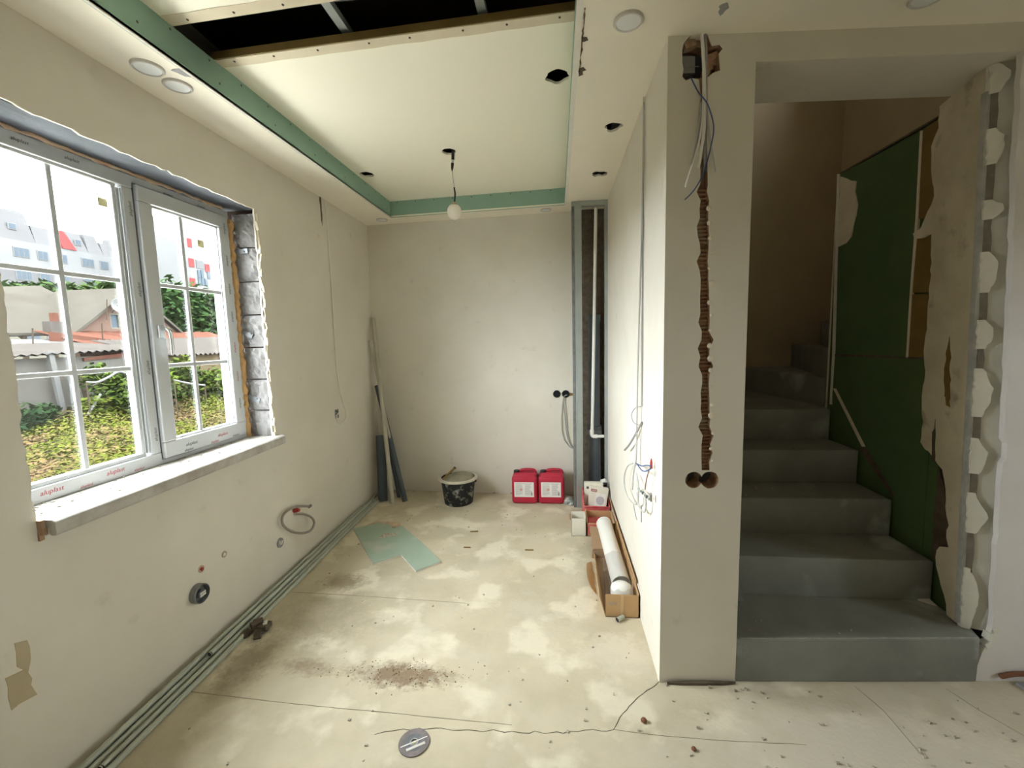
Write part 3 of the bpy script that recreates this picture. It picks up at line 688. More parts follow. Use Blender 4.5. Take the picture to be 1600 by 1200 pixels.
stairs = thing('staircase', (1.25, 1.85, 0), 'dark grey concrete staircase winding up to the right behind the doorway', 'staircase')
R_ = .197
def step(poly, z0, z1):
    b = MB().slab(poly, [], lambda x, y, d: (x, y, z1-(z1-z0)*d)); return b.build('step', M['concrete_stair'], stairs, bevel=.006)
ry_ = [None, 1.862, 2.150, 2.428, 2.706, 2.995]
XR = 1.765
step([(.742, 1.812), (1.25, 1.848), (1.752, 1.888), (1.775, 1.96), (XR, ry_[2]+.02), (.742, ry_[2]+.02)], 0, R_)
for i in range(2, 5): step([(.742, ry_[i]), (XR, ry_[i]), (XR, ry_[i+1]+.02), (.742, ry_[i+1]+.02)], R_*(i-1), R_*i)
step([(.742, 2.995), (XR, 2.995), (1.81, 3.07), (1.80, 3.12), (1.68, 4.195), (.742, 4.195)], R_*4, R_*5)
step([(1.79, 3.10), (2.13, 4.195), (1.655, 4.195)], R_*5-.05, R_*6)
step([(1.79, 3.09), (2.37, 4.195), (2.115, 4.195)], R_*6-.1, R_*7)
step([(1.80, 3.075), (2.455, 3.55), (2.455, 4.195), (2.355, 4.195)], R_*7-.1, R_*8)
step([(1.86, 3.07), (2.455, 3.07), (2.455, 3.57)], R_*8-.1, R_*9)
for i in range(3): step([(1.86, 2.80-.27*i), (2.455, 2.80-.27*i), (2.455, 3.08-.27*i), (1.86, 3.08-.27*i)], R_*(9+i)-.1, R_*(10+i))
b = MB(); rs_ = random.Random(77)
for i in range(1, 6):
    y = ry_[i]
    for k in range(10):
        x = rs_.uniform(.8, 1.7); s_ = rs_.uniform(.003, .008)
        yy = (y if i > 1 else 1.812+(x-.742)*.075)
        b.obox((x, yy+rs_.uniform(.02, .2), R_*i+s_*.25), (s_, s_*.7, s_*.5), RZ(rs_.uniform(0, 3)))
M['nosing'] = mat('pale_nosing', (.42, .42, .38), (.30, .30, .27), 30, .9)  # paler strip along the step edges
for i in range(1, 6):
    z = R_*i; y = ry_[i]; pts_ = [(.76, y), (1.1, y), (1.4, y), (XR-.02, y)] if i > 1 else [(.76, 1.814), (1.25, 1.849), (1.50, 1.868), (1.74, 1.888)]
    b_ = MB()
    for (xa, ya), (xb, yb) in zip(pts_[:-1], pts_[1:]): b_.hexa([(xa, ya+.001, z-.006), (xb, yb+.001, z-.006), (xb, yb+.008, z-.006), (xa, ya+.008, z-.006), (xa, ya+.0035, z+.0006), (xb, yb+.0035, z+.0006), (xb, yb+.009, z+.0006), (xa, ya+.009, z+.0006)])
    b_.build('nosing_edge', M['nosing'], stairs)
tag(b.build('stair_crumbs', M['dust']), 'small plaster crumbs lying on the stair treads', 'debris', kind='stuff')
sh = MB(); P1 = [onz(u, v, R_) for u, v in ((1420, 934), (1443, 933), (1465, 948))]
sh.add([(p.x, p.y, R_+.0005) for p in P1]+[(P1[0].x, P1[0].y, R_+.012), (P1[1].x, P1[1].y, R_+.018), (P1[2].x, P1[2].y, R_+.003)], [(0, 1, 2), (3, 4, 5), (0, 1, 4, 3), (1, 2, 5, 4), (2, 0, 3, 5)])
tag(sh.build('plaster_shard', M['fill']), 'white triangular plaster shard lying on the lowest stair', 'shard')

# ---- partition beside the stairs with gypsum boards
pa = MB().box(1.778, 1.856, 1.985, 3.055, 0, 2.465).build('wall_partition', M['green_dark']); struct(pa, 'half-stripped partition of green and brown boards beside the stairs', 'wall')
def px(u, v): p = onx(u, v, 1.762); return (p.y, p.z)
def pboard(name, pix, mt, d0=.0, t=.012, seed=0, amp=0.0, step_=.03):
    pts = [px(u, v) for u, v in pix]
    if amp: pts = jag(pts, step_, amp, seed)
    return MB().slab(pts, [], lambda y, z, d: (1.766-d0+t*d, y, z)).build(name, mt, pa)
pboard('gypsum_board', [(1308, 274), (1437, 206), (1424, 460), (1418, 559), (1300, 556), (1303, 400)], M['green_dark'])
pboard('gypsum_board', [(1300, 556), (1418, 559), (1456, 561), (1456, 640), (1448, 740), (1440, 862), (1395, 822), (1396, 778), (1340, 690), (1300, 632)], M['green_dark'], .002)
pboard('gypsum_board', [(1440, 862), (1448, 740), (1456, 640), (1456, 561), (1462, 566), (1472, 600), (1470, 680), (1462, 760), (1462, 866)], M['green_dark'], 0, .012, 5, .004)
pboard('fibre_board', [(1440, 204), (1484, 172), (1484, 240), (1478, 330), (1462, 340), (1434, 342)], M['brown_board'])
pboard('fibre_board', [(1432, 366), (1464, 364), (1460, 457), (1424, 457)], M['brown_board'])
pboard('fibre_board', [(1424, 460), (1460, 459), (1455, 561), (1418, 560)], M['brown_board'])
pboard('joint_strip', [(1437, 204), (1441, 204), (1432, 366), (1424, 460), (1418, 559), (1415, 559), (1421, 458), (1430, 340)], M['putty_jamb'], .003)
pboard('joint_strip', [(1308, 272), (1312, 272), (1304, 556), (1299, 632), (1296, 632), (1300, 556)], M['gypsum'], .004)
pboard('joint_strip', [(1300, 553), (1456, 559), (1456, 562), (1300, 556)], M['dirt'], .003)
pboard('plaster_remnant', [(1313, 276), (1325, 280), (1338, 283), (1336, 300), (1340, 320), (1335, 345), (1330, 370), (1322, 380), (1309, 386)], M['putty_jamb'], .006, .01, 9, .006)
pboard('joint_strip', [(1302, 607), (1306, 607), (1352, 698), (1347, 698)], M['putty_jamb'], .006)
pboard('board_gap', [(1342, 700), (1352, 698), (1396, 772), (1396, 779)], M['dirt'], .004)
pboard('stain_patch', [(1466, 732), (1474, 760), (1480, 790), (1492, 830), (1484, 840), (1488, 890), (1470, 880), (1455, 870), (1458, 800)], M['dirt'], .001, .012, 8, .006)
MB().box(1.765, 1.860, 2.02, 3.055, 2.463, 2.472).build('top_rail', M['dirt'], pa)
MB().box(1.772, 1.856, 3.052, 3.062, 0.9, 2.463).build('end_strip', M['putty_jamb'], pa)
# jamb plaster between bead and boards (wavy torn edge)
tear = [(2.275, 2.494), (2.270, 2.40), (2.32, 2.34), (2.30, 2.20), (2.27, 2.10), (2.33, 2.02), (2.36, 1.98), (2.41, 1.965), (2.40, 1.94), (2.27, 1.93), (2.255, 1.80), (2.26, 1.55), (2.265, 1.36), (2.25, 1.25), (2.26, 1.15), (2.24, 1.05), (2.25, .95), (2.16, .90), (2.10, .86), (2.075, .78), (2.07, .70), (2.045, .62), (2.055, .56), (2.04, .52), (2.09, .50), (2.11, .44), (2.085, .36), (2.05, .29), (2.03, .205)]
tj = jag(tear, .03, .008, 41, closed=False)
def jx(y, z, d):
    k = max(0.0, min(1.0, (2.38-y)/.41)); return (1.758-(1.758-beadx(z))*k+.014*d, y, z)
grid_j = [(2.494-.2*i) for i in range(1, 12)]
MB().slab(tj+[(1.974, .205)]+[(1.974, z) for z in grid_j[::-1]]+[(1.974, 2.494)], [], jx).build('jamb_plaster', M['putty_jamb'], pa)
for (y, z, w_, h_, sd) in ((2.10, 1.32, .022, .14, 1), (2.09, 1.20, .016, .05, 2), (2.16, .98, .012, .10, 3)):
    MB().slab(jag([(y-w_, z-h_), (y+w_*.5, z-h_*.9), (y+w_, z), (y, z+h_), (y-w_*.3, z+h_*.6)], .03, .006, sd), [], lambda a, c, d: (jx(a, c, 0)[0]-.002+.006*d, a, c)).build('plaster_gouge', M['brown_board' if sd != 3 else 'dirt'], pa)

# ================================================================== THINGS IN THE NICHE
# ---- socket hole, cable, hose and fittings on the left wall
p = Vector((lwx(3.276), 3.276, .925))
sk = thing('wall_socket_box', (p.x, p.y, p.z-.04), 'small grey socket box set in the left wall', 'socket')
b = MB(); b.slab([(-.026, -.036), (.026, -.036), (.026, .036), (-.026, .036)], [[(-.020, -.03), (.020, -.03), (.020, .03), (-.020, .03)]], lambda y, z, d: (p.x+.006-.03*d, p.y+y, p.z+z)); b.build('rim', M['ink_grey'], sk)
MB().box(p.x-.03, p.x-.012, p.y-.02, p.y+.02, p.z-.03, p.z+.03).build('back', M['black'], sk)
b = MB(); b.lathe([(.006, 0), (.006, .01)], 8, AX, (p.x-.012, p.y, p.z+.008)); b.lathe([(.006, 0), (.006, .01)], 8, AX, (p.x-.012, p.y, p.z-.012)); b.build('terminal', M['steel'], sk)
pts = [onleft(u, v, .008) for u, v in ((507, 312), (511, 340), (515, 400), (521, 500), (528, 590), (536, 628), (541, 642), (540, 655), (533, 662), (527, 658), (526, 650), (529, 645))]
tag(MB().tube(spline(pts), .0045, 6).build('wall_cable', M['pvc_white'], smooth=True), 'thin grey cable hanging down the left wall to a socket box', 'cable')
b = MB(); b.slab(jag([(3.235, 2.594), (3.262, 2.594), (3.262, 2.44), (3.252, 2.38), (3.243, 2.42)], .03, .003, 3), [], lambda y, z, d: (lwx(y)+.0012-.002*d, y, z)); b.build('chase_scar', M['dirt'], wl)
hs = thing('braided_hose', onleft(458, 800, 0), 'braided tap hose looping out of the left wall', 'hose')
pts = [onleft(u, v, o) for u, v, o in ((463, 803, .02), (474, 803, .03), (486, 808, .05), (491, 817, .06), (485, 829, .06), (470, 833, .05), (455, 830, .04), (443, 821, .035), (441, 809, .03), (448, 799, .025), (460, 793, .02), (470, 791, .03), (484, 791, .05))]
MB().tube(spline(pts), .008, 8).build('hose', M['hose'], hs, smooth=True)
a_ = onleft(459, 797, 0)
b = MB(); b.lathe([(.016, 0), (.016, .022), (.011, .024), (.011, .04)], 12, AX, a_); b.build('red_valve', M['red_fit'], hs)
e_ = pts[-1]; MB().lathe([(.008, -.01), (.010, -.01), (.010, .012), (.008, .014)], 10, AYN, e_).build('hose_end', M['steel_dark'], hs)
def wallcap(u, v, r, name, label, m1, m2, kind):
    q = onleft(u, v, 0); t = thing(name, q, label, 'pipe fitting')
    if kind == 'drain':
        MB().lathe([(r, 0), (r, .03), (r*.92, .034), (r*.88, .03), (r*.86, .006)], 24, AX, q, cap1=True).build('socket_ring', m1, t, smooth=True)
        b = MB(); b.lathe([(r*.5, .005), (r*.5, .03), (r*.42, .033)], 6, AX, q); b.build('hex_plug', m2, t)
        b = MB(); b.obox(q+Vector((.034, 0, .006)), (.004, r*.7, .008)); b.obox(q+Vector((.034, 0, -.006)), (.004, r*.7, .008)); b.build('plug_grip', M['pvc_white'], t)
    elif kind == 'cap':
        MB().lathe([(r, 0), (r, .008), (r*.8, .010), (r*.78, .004)], 20, AX, q).build('ring', m1, t, smooth=True)
        b = MB(); b.obox(q+Vector((.008, -.008, .004)), (.008, .008, r*1.1), Matrix.Rotation(.4, 3, 'X')); b.obox(q+Vector((.008, .010, -.002)), (.008, .008, r*.9), Matrix.Rotation(-.5, 3, 'X')); b.build('insert', m2, t)
    else:
        MB().lathe([(r, 0), (r, .004), (r*.7, .005), (r*.6, -.003)], 16, AX, q).build('ring', m1, t, smooth=True)
        MB().lathe([(r*.5, -.002), (r*.5, .006)], 6, AX, q).build('plug', m2, t)
wallcap(307, 927, .046, 'drain_outlet', 'grey drain outlet with a light plug low on the left wall', M['steel_dark'], M['pvc_grey'], 'drain')
wallcap(437, 848, .030, 'pipe_stub', 'round white-and-grey pipe stub under the hose', M['ink_grey'], M['pvc_white'], 'cap')
wallcap(314, 889, .017, 'water_point', 'small red-plugged water point above the drain outlet', M['pink_dust'], M['red_fit'], 'pt')
wallcap(350, 866, .017, 'water_point', 'small pale water point right of the red-plugged one', M['putty_stair'], M['pvc_white'], 'pt')
# scuffed patch low on the left wall
for sd, pix in ((1, ((22, 1005), (42, 1000), (48, 1030), (44, 1050), (26, 1042))), (2, ((8, 1060), (40, 1045), (58, 1085), (30, 1100), (18, 1110)))):
    q = [onleft(u, v, 0) for u, v in pix]; MB().slab(jag([(a.y, a.z) for a in q], .03, .005, sd), [], lambda y, z, d: (lwx(y)+.0012-.003*d, y, z)).build('bare_patch', M['putty_stair'], wl)

# ---- conduit bundle along the wall
NEARS = [(-1.598, -1.688, .0118, .55, 3.86, 'outermost of the grey-green conduits lying along the left wall'),
         (-1.632, -1.714, .0118, 1.22, 3.90, 'second conduit from the room side of the bundle along the left wall'),
         (-1.666, -1.741, .0118, .50, 3.80, 'middle floor-level conduit of the bundle along the left wall'),
         (-1.702, -1.766, .0118, .45, 3.92, 'grey-green conduit next to the wall at floor level in the bundle'),
         (-1.649, -1.727, .0335, 1.75, 3.70, 'short conduit lying on top of the bundle, nearest the room'),
         (-1.684, -1.753, .0335, 1.02, 3.55, 'conduit on top of the bundle beside the left wall')]
for (xa, xb, z, ya, yb, lab) in NEARS:
    f = lambda y: xa+(xb-xa)*(y-1.2)/2.6
    pts = [(max(f(y), lwx(y)+.014), y, z+.0015*math.sin(y*3+xa*40)) for y in [ya+(yb-ya)*i/12 for i in range(13)]]
    t = thing('conduit_pipe', (pts[0][0], ya, 0), lab, 'pipe', 'conduits lying along the left wall')
    MB().tube(pts, .0115, 12, cap=False).build('pipe_wall', M['pvc_green'], t, smooth=True)
    for q, s_ in ((pts[0], 1), (pts[-1], -1)): MB().lathe([(.0118, 0), (.0118, .004)], 10, AYN, (q[0], q[1]+s_*.004, q[2])).build('bore', M['black'], t)
c0 = onz(385, 1000, 0)
b = MB(); rc = random.Random(51)
for i in range(9): b.obox((c0.x+rc.uniform(-.04, .05), c0.y+rc.uniform(-.05, .10), .012+rc.uniform(0, .02)), (rc.uniform(.02, .05), rc.uniform(.02, .05), rc.uniform(.012, .03)), Matrix.Rotation(rc.uniform(-.6, .6), 3, 'X') @ RZ(rc.uniform(0, 3)))
rub = b.build('rubble_lump', M['dirt']); tag(rub, 'lump of dark rubble beside the conduits on the floor', 'rubble')
b = MB(); b.obox((c0.x+.05, c0.y+.08, .035), (.02, .03, .02), RZ(.5)); b.build('plaster_piece', M['fill'], rub)

# ---- pipes leaning in the corner
def leaner(name, p0, p1, r, mt, label, hollow=True, group='pipes leaning in the corner'):
    p0, p1 = Vector(p0), Vector(p1); t = thing(name, p0, label, 'pipe', group)
    MB().tube([p0, p0.lerp(p1, .5), p1], r, 14, cap=False).build('pipe_wall', mt, t, smooth=True)
    d = (p1-p0).normalized(); MB().tube([p1-d*.012, p1-d*.004], r*.86, 14).build('bore', M['black'], t)
    MB().tube([p0+d*.002, p0+d*.012], r*.95, 14).build('foot', M['black'], t)
leaner('dark_pipe', (-1.655, 3.80, 0), (-1.70, 3.93, .60), .044, M['pvc_dark'], 'short thick dark grey pipe standing in the corner')
leaner('dark_pipe', (-1.435, 3.79, 0), (-1.745, 4.02, 1.07), .024, M['pvc_dark'], 'long dark grey pipe leaning out to the right')
leaner('dark_pipe', (-1.53, 3.90, 0), (-1.70, 4.03, .78), .022, M['pvc_dark'], 'dark pipe hidden between the light and leaning dark pipes')
leaner('beige_pipe', (-1.535, 3.735, 0), (-1.758, 4.045, 1.72), .0195, M['pvc_beige'], 'tallest pale beige pipe leaning into the corner')
leaner('beige_pipe', (-1.49, 3.86, 0), (-1.768, 3.97, 1.50), .012, M['pvc_beige'], 'thin pale pipe behind the tall beige one')

# ---- mortar bucket
BX, BY = -.925, 3.80
bk = thing('mortar_bucket', (BX, BY, 0), 'black mortar-splashed bucket full of dried mortar', 'bucket')
MB().lathe([(.125, 0), (.130, .005), (.158, .235), (.150, .235), (.120, .02)], 36, None, (BX, BY, 0)).build('bucket_body', M['bucket'], bk, smooth=True)
MB().lathe([(.156, .225), (.176, .225), (.180, .232), (.178, .243), (.170, .247), (.152, .243)], 36, None, (BX, BY, 0), cap0=False, cap1=False).build('rim', M['rim'], bk, smooth=True)
b = MB(); rm = random.Random(61); rings = 7; n_ = 26; vs = [(BX, BY, .26)]
for i in range(1, rings+1):
    for j in range(n_):
        a = 2*math.pi*j/n_; rr = .153*i/rings; vs.append((BX+rr*math.cos(a), BY+rr*math.sin(a), .232+.030*(1-(i/rings)**2)+(rm.uniform(-.006, .007) if i < rings else -.01)+.015*math.sin(a+1)*(i/rings)*(1 if i < rings else 0)))
fs = [(0, 1+j, 1+(j+1) % n_) for j in range(n_)]+[(1+(i-1)*n_+j, 1+i*n_+j, 1+i*n_+(j+1) % n_, 1+(i-1)*n_+(j+1) % n_) for i in range(1, rings) for j in range(n_)]
b.add(vs, fs).build('mortar', M['mortar'], bk, smooth=True)
b = MB(); 
for s_ in (-1, 1): MB().lathe([(.014, 0), (.014, .012)], 10, Matrix(((0, 0, s_), (0, 1, 0), (-s_, 0, 0))), (BX+s_*.158, BY, .205)).build('handle_lug', M['bucket'], bk)
tw = thing('mortar_trowel', (BX-.09, BY-.06, .25), 'trowel handle sticking out of the mortar bucket', 'trowel')
MB().tube([(BX-.115, BY-.10, .248), (BX-.07, BY-.03, .285), (BX-.035, BY+.02, .315)], [.008, .010, .011], 8).build('handle', M['brown_board'], tw, smooth=True)
MB().tube([(BX-.035, BY+.02, .313), (BX-.030, BY+.027, .320)], .0125, 8).build('handle_cap', M['black'], tw)

# ---- gypsum board offcut on the floor
gp = [tuple(onz(u, v, .0125).xy) for u, v in ((552, 826), (583, 881), (627, 866.5), (650, 892), (689, 877), (662, 850), (628, 821), (614, 825), (608, 819), (590, 817))]
go = MB().slab(gp, [], lambda x, y, d: (x, y, .0125-.012*d)).build('gypsum_offcut', M['green_pale']); tag(go, 'stepped pale green plasterboard offcut lying flat on the floor', 'board')
MB().slab([(x, y) for x, y in gp], [], lambda x, y, d: (x+.0008*0, y-.0006, .0105-.0100*d)).build('gypsum_core', M['gypsum'], go)
MB().slab(jag([tuple(onz(u, v, .0125).xy) for u, v in ((590, 842), (615, 838), (622, 832), (600, 833))], .03, .008, 3), [], lambda x, y, d: (x, y, .0132-.0008*d)).build('mud_smear', M['dust'], go)
pd = [tuple(onz(u, v, 0).xy) for u, v in ((572, 822), (590, 815), (625, 818), (628, 826), (600, 822))]
tag(MB().slab(jag(pd, .04, .008, 5), [], lambda x, y, d: (x, y, .006-.006*d)).build('brick_dust_pile', M['pink_dust']), 'pinkish brick dust behind the green offcut', 'dust', kind='stuff')

# ---- red jerrycans
def rounded(w, dpt, h, cx, cy, z0, taper=0.0): return MB().hexa([(cx-w/2, cy-dpt/2, z0), (cx+w/2, cy-dpt/2, z0), (cx+w/2, cy+dpt/2, z0), (cx-w/2, cy+dpt/2, z0), (cx-w/2+taper, cy-dpt/2+taper, z0+h), (cx+w/2-taper, cy-dpt/2+taper, z0+h), (cx+w/2-taper, cy+dpt/2-taper, z0+h), (cx-w/2+taper, cy+dpt/2-taper, z0+h)])
def jerrycan(cx, cy, label):
    t = thing('jerrycan', (cx, cy, 0), label, 'jerrycan', 'red jerrycans by the back wall')
    w, dp, h = .232, .19, .255
    rounded(w, dp, h, cx, cy, 0).build('body', M['red_plastic'], t, smooth=True, bevel=.028, seg=4)
    rounded(w-.02, dp-.02, .03, cx, cy, h-.008, .02).build('shoulder', M['red_plastic'], t, smooth=True, bevel=.010, seg=3)
    ha = MB(); ha.tube(spline([(cx-.05, cy, h+.010), (cx-.03, cy, h+.034), (cx+.03, cy, h+.040), (cx+.085, cy, h+.034), (cx+.10, cy, h+.005)]), .013, 10); ha.build('handle', M['red_plastic'], t, smooth=True)
    MB().tube([(cx-.095, cy-.055, h+.012), (cx+.095, cy-.055, h+.016)], .011, 8).build('moulded_ridge', M['red_plastic'], t, smooth=True)
    cpx = MB().lathe([(.027, 0), (.027, .022), (.024, .026)], 20, None, (cx-.075, cy-.02, h+.012)).build('screw_cap', M['black'], t, smooth=True)
    yf = cy-dp/2-.0012
    lb = MB().box(cx-.092, cx+.085, yf, yf+.001, .068, .205).build('label_sheet', M['paper'], t)
    b = MB(); rl = random.Random(5)
    b.box(cx-.080, cx+.070, yf-.0008, yf, .190, .193)
    for col in ((-.080, -.012), (.004, .072)):
        z = .180
        while z > .082:
            if not (col[0] > 0 and z < .112 and False):
                b.box(cx+col[0], cx+col[0]+(col[1]-col[0])*rl.uniform(.6, 1), yf-.0006, yf, z, z+.0028)
            z -= .0085
    b.build('printed_lines', M['ink_grey'], lb)
    b = MB(); b.box(cx-.040, cx-.018, yf-.0009, yf, .125, .150); b.build('warning_mark', mat('pale_pink_print', (.62, .36, .34), None, rough=.8), lb)
    b = MB()
    for k in range(7): b.box(cx+.058+k*.0022, cx+.0592+k*.0022, yf-.0009, yf, .082, .112)
    b.build('barcode', M['ink_dark'], lb)
    for s_ in (1, -1):
        pass
jerrycan(-.312, 3.865, 'red jerrycan with white label, left one of the pair')
jerrycan(-.070, 3.870, 'red jerrycan with white label, right one beside the steel studs')
b = MB(); rg = random.Random(71)
rag_c = Vector((.085, 3.80, 0))
n_ = 14; vs = []
for i in range(6):
    for j in range(n_):
        a = 2*math.pi*j/n_; rr = .055*math.cos(i/5*1.45)*(1+rg.uniform(-.22, .22)); vs.append((rag_c.x+rr*math.cos(a), rag_c.y+rr*math.sin(a)*.8, .002+.055*math.sin(i/5*1.5)+rg.uniform(0, .008)))
b.add(vs, [(i*n_+j, i*n_+(j+1) % n_, (i+1)*n_+(j+1) % n_, (i+1)*n_+j) for i in range(5) for j in range(n_)]+[tuple(5*n_+j for j in range(n_))])
tag(b.build('crumpled_bag', mat('crumpled_plastic', (.60, .62, .58), (.16, .17, .15), 30, .5), ), 'crumpled pale plastic bag at the foot of the steel stud', 'bag')

# ---- steel stud frame with the riser pipes
SY = 3.715
sf = thing('stud_frame', (.27, SY, 0), 'galvanised steel stud frame boxing in the riser pipes', 'frame')
b = MB(); b.box(.128, .150, SY, SY+.055, 0, 2.585); b.build('stud_flange', M['steel_dark'], sf)
b = MB(); b.box(.152, .208, SY-.004, SY+.05, 0, 2.585); sd_ = b.build('stud', M['steel'], sf)
for x in (.164, .180, .196): MB().box(x-.0015, x+.0015, SY-.006, SY-.003, 0, 2.585).build('rib', M['steel'], sd_)
MB().box(.395, .419, SY-.004, SY+.05, 0, 2.585).build('stud', M['steel'], sf)
MB().box(.128, .419, SY-.006, SY+.05, 2.555, 2.592).build('top_track', M['steel'], sf)
MB().box(.150, .419, SY+.005, SY+.05, 0, .012).build('floor_track', M['steel'], sf)
MB().box(.21, .425, 3.955, 3.975, 0, 2.59).build('shaft_back', M['dirt'], sf)
sp_ = thing('sewer_riser', (.318, 3.86, 0), 'dark grey sewer pipe standing behind the steel studs', 'pipe')
MB().lathe([(.055, 0), (.055, .60), (.062, .62), (.064, .68), (.064, .70), (.050, .71), (.050, 1.62), (.056, 1.63), (.056, 1.68)], 22, None, (.318, 3.865, 0)).build('pipe_wall', M['pvc_grey'], sp_, smooth=True)
MB().lathe([(.066, .625), (.066, .665)], 22, None, (.318, 3.865, 0)).build('clamp', M['steel_dark'], sp_, smooth=True)
pp = thing('water_riser', (.255, 3.775, .70), 'thin white water pipe with an elbow behind the steel studs', 'pipe')
def sx(u, v, y=3.775): return ony(u, v, y)
pA, pB = sx(931, 325), sx(925, 678)
MB().tube([pA, pA.lerp(pB, .5)+Vector((.002, 0, 0)), pB, pB+Vector((0, 0, -.02))], .0135, 12).build('pipe_wall', M['pvc_white'], pp, smooth=True)
MB().tube(spline([pB+Vector((0, 0, .035)), pB, pB+Vector((.012, 0, -.018)), pB+Vector((.045, 0, -.022))]), .0185, 12).build('elbow', M['pvc_white'], pp, smooth=True)
MB().tube([pB+Vector((.03, 0, -.022)), pB+Vector((.125, 0, -.020))], .0135, 12).build('branch', M['pvc_white'], pp, smooth=True)

# ---- double socket box on the back wall with its cable
c1, c2 = onback(870, 615.5), onback(884, 615.5)
ds = thing('double_socket_box', (c1.x+.04, c1.y, c1.z-.04), 'pair of black round socket boxes on the back wall', 'socket')
BR = Matrix.Rotation(BT, 3, 'Z') @ AY
for c in (c1, c2):
    o_ = MB().lathe([(.035, -.002), (.035, .006), (.031, .006), (.030, .001)], 24, BR, c).build('socket_ring', M['black'], ds, smooth=True)
    MB().lathe([(.030, .0), (.030, .0025)], 20, BR, c).build('socket_bottom', mat('deep_black', (.008, .008, .01), None, rough=.8), ds)
q0, q1 = onback(886, 616), onback(897, 616)
MB().slab([(q0.x, q0.z-.016), (q1.x, q1.z-.012), (q1.x, q1.z+.010), (q0.x, q0.z+.014)], [], lambda x, z, d: (x, backy(x)-.0015+.002*d, z)).build('wall_chase', M['brown_board'], ds)
tag(MB().tube(spline([onback(u, v, o) for u, v, o in ((880, 622, .004), (878, 640, .012), (877, 665, .012), (881, 686, .012), (890, 698, .010), (896, 701, .012))]), .004, 6).build('loose_cable', M['cable_white'], smooth=True), 'white cable curving down from the black sockets, left strand', 'cable')
tag(MB().tube(spline([onback(u, v, o) for u, v, o in ((886, 617, .010), (881, 622, .016), (883, 650, .018), (885, 675, .018), (890, 692, .015), (897, 702, .012))]), .0045, 6).build('loose_cable', M['cable_grey'], smooth=True), 'grey cable curving down from the black sockets, right strand', 'cable')

# ---- cut-open red jerrycan holding boxes
cc = thing('cut_jerrycan', (.300, 3.52, 0), 'cut-open red jerrycan used as a bin for small boxes', 'container')
outl = [(.200, 3.44), (.405, 3.44), (.410, 3.46), (.410, 3.62), (.395, 3.64), (.205, 3.64), (.192, 3.62), (.192, 3.455)]
inn = [(.206, 3.452), (.398, 3.452), (.400, 3.462), (.400, 3.615), (.390, 3.63), (.212, 3.63), (.202, 3.615), (.202, 3.460)]
b = MB(); N8 = len(outl); hts = [.125, .120, .12, .14, .15, .20, .22, .185]
vs = [(x, y, 0) for x, y in outl]+[(x, y, hts[i]) for i, (x, y) in enumerate(outl)]+[(x, y, .008) for x, y in inn]+[(x, y, hts[i]-.003) for i, (x, y) in enumerate(inn)]
fs = [tuple(range(N8))]+[tuple(range(2*N8, 3*N8))]
for i in range(N8):
    j = (i+1) % N8; fs += [(i, j, N8+j, N8+i), (2*N8+i, 2*N8+j, 3*N8+j, 3*N8+i), (N8+i, N8+j, 3*N8+j, 3*N8+i)]
b.add(vs, fs).build('bin_wall', M['red_dust'], cc)
MB().tube([(.200, 3.438, .123), (.30, 3.436, .121), (.405, 3.438, .118)], .006, 8).build('cut_lip', M['red_dust'], cc, smooth=True)
def fanbox(c, size, tilt, yaw, label, face):
    R = Matrix.Rotation(yaw, 3, 'Z') @ Matrix.Rotation(tilt, 3, 'Y') @ Matrix.Rotation(-.12, 3, 'X'); c = Vector(c)
    t = thing('fan_carton', c-Vector((0, 0, size[2]/2)), label, 'box', 'fan cartons in the cut jerrycan')
    MB().obox(c, size, R).build('carton', M['box_cream'], t, bevel=.002)
    fy = -size[1]/2-.0008
    if face:
        MB().obox(c+R @ Vector((.018, fy, -.01)), (.085, .001, .105), R).build('picture_panel', M['paper'], t)
        b = MB(); b.lathe([(.034, 0), (.034, .0015), (.027, .0018), (.026, .0008)], 24, R @ AY, c+R @ Vector((.018, fy-.0006, -.012))); b.build('fan_picture', mat('fan_print', (.50, .48, .52), None, rough=.7), t, smooth=True)
        lg = MB(); lg.obox(c+R @ Vector((-.042, fy, .062)), (.046, .0012, .020), R); lo = lg.build('logo', mat('logo_red', (.30, .06, .05), None, rough=.6), t)
        b = MB()
        for k in range(4): b.obox(c+R @ Vector((-.055+k*.009, fy-.0008, .062)), (.005, .0008, .010), R)
        b.build('logo_letters', M['paper'], lo)
    else:
        MB().obox(c+R @ Vector((-.05, fy, .05)), (.02, .001, .02), R).build('logo', M['ink_dark'], t)
fanbox((.285, 3.575, .185), (.155, .05, .19), .02, 0, 'plain cream fan carton at the back of the cut jerrycan', False)
fanbox((.315, 3.520, .165), (.150, .055, .185), .16, 0, 'cream fan carton with round fan picture and red logo', True)
bt = thing('black_tray', (.375, 3.585, .02), 'black plastic housing standing behind the fan carton', 'housing')
b = MB(); b.slab([(-.05, -.02), (.035, -.03), (.035, .03), (-.05, .03)], [[(-.042, -.012), (.028, -.022), (.028, .022), (-.042, .022)]], lambda x, z, d: (.365+x, 3.57+.06*d, .245+z)); b.build('shell', M['black'], bt)
MB().box(.322, .398, 3.60, 3.612, .02, .27).build('back_plate', M['black'], bt)
b = MB(); rg = random.Random(81)
for i in range(5): b.obox((.372+rg.uniform(-.02, .02), 3.60, .275+rg.uniform(-.01, .015)), (.03, .02, .03), Matrix.Rotation(rg.uniform(0, 3), 3, 'Y') @ RZ(rg.uniform(0, 3)))
tag(b.build('crumpled_wrapper', M['paper']), 'crumpled white wrapper poking out above the black housing', 'wrapper')

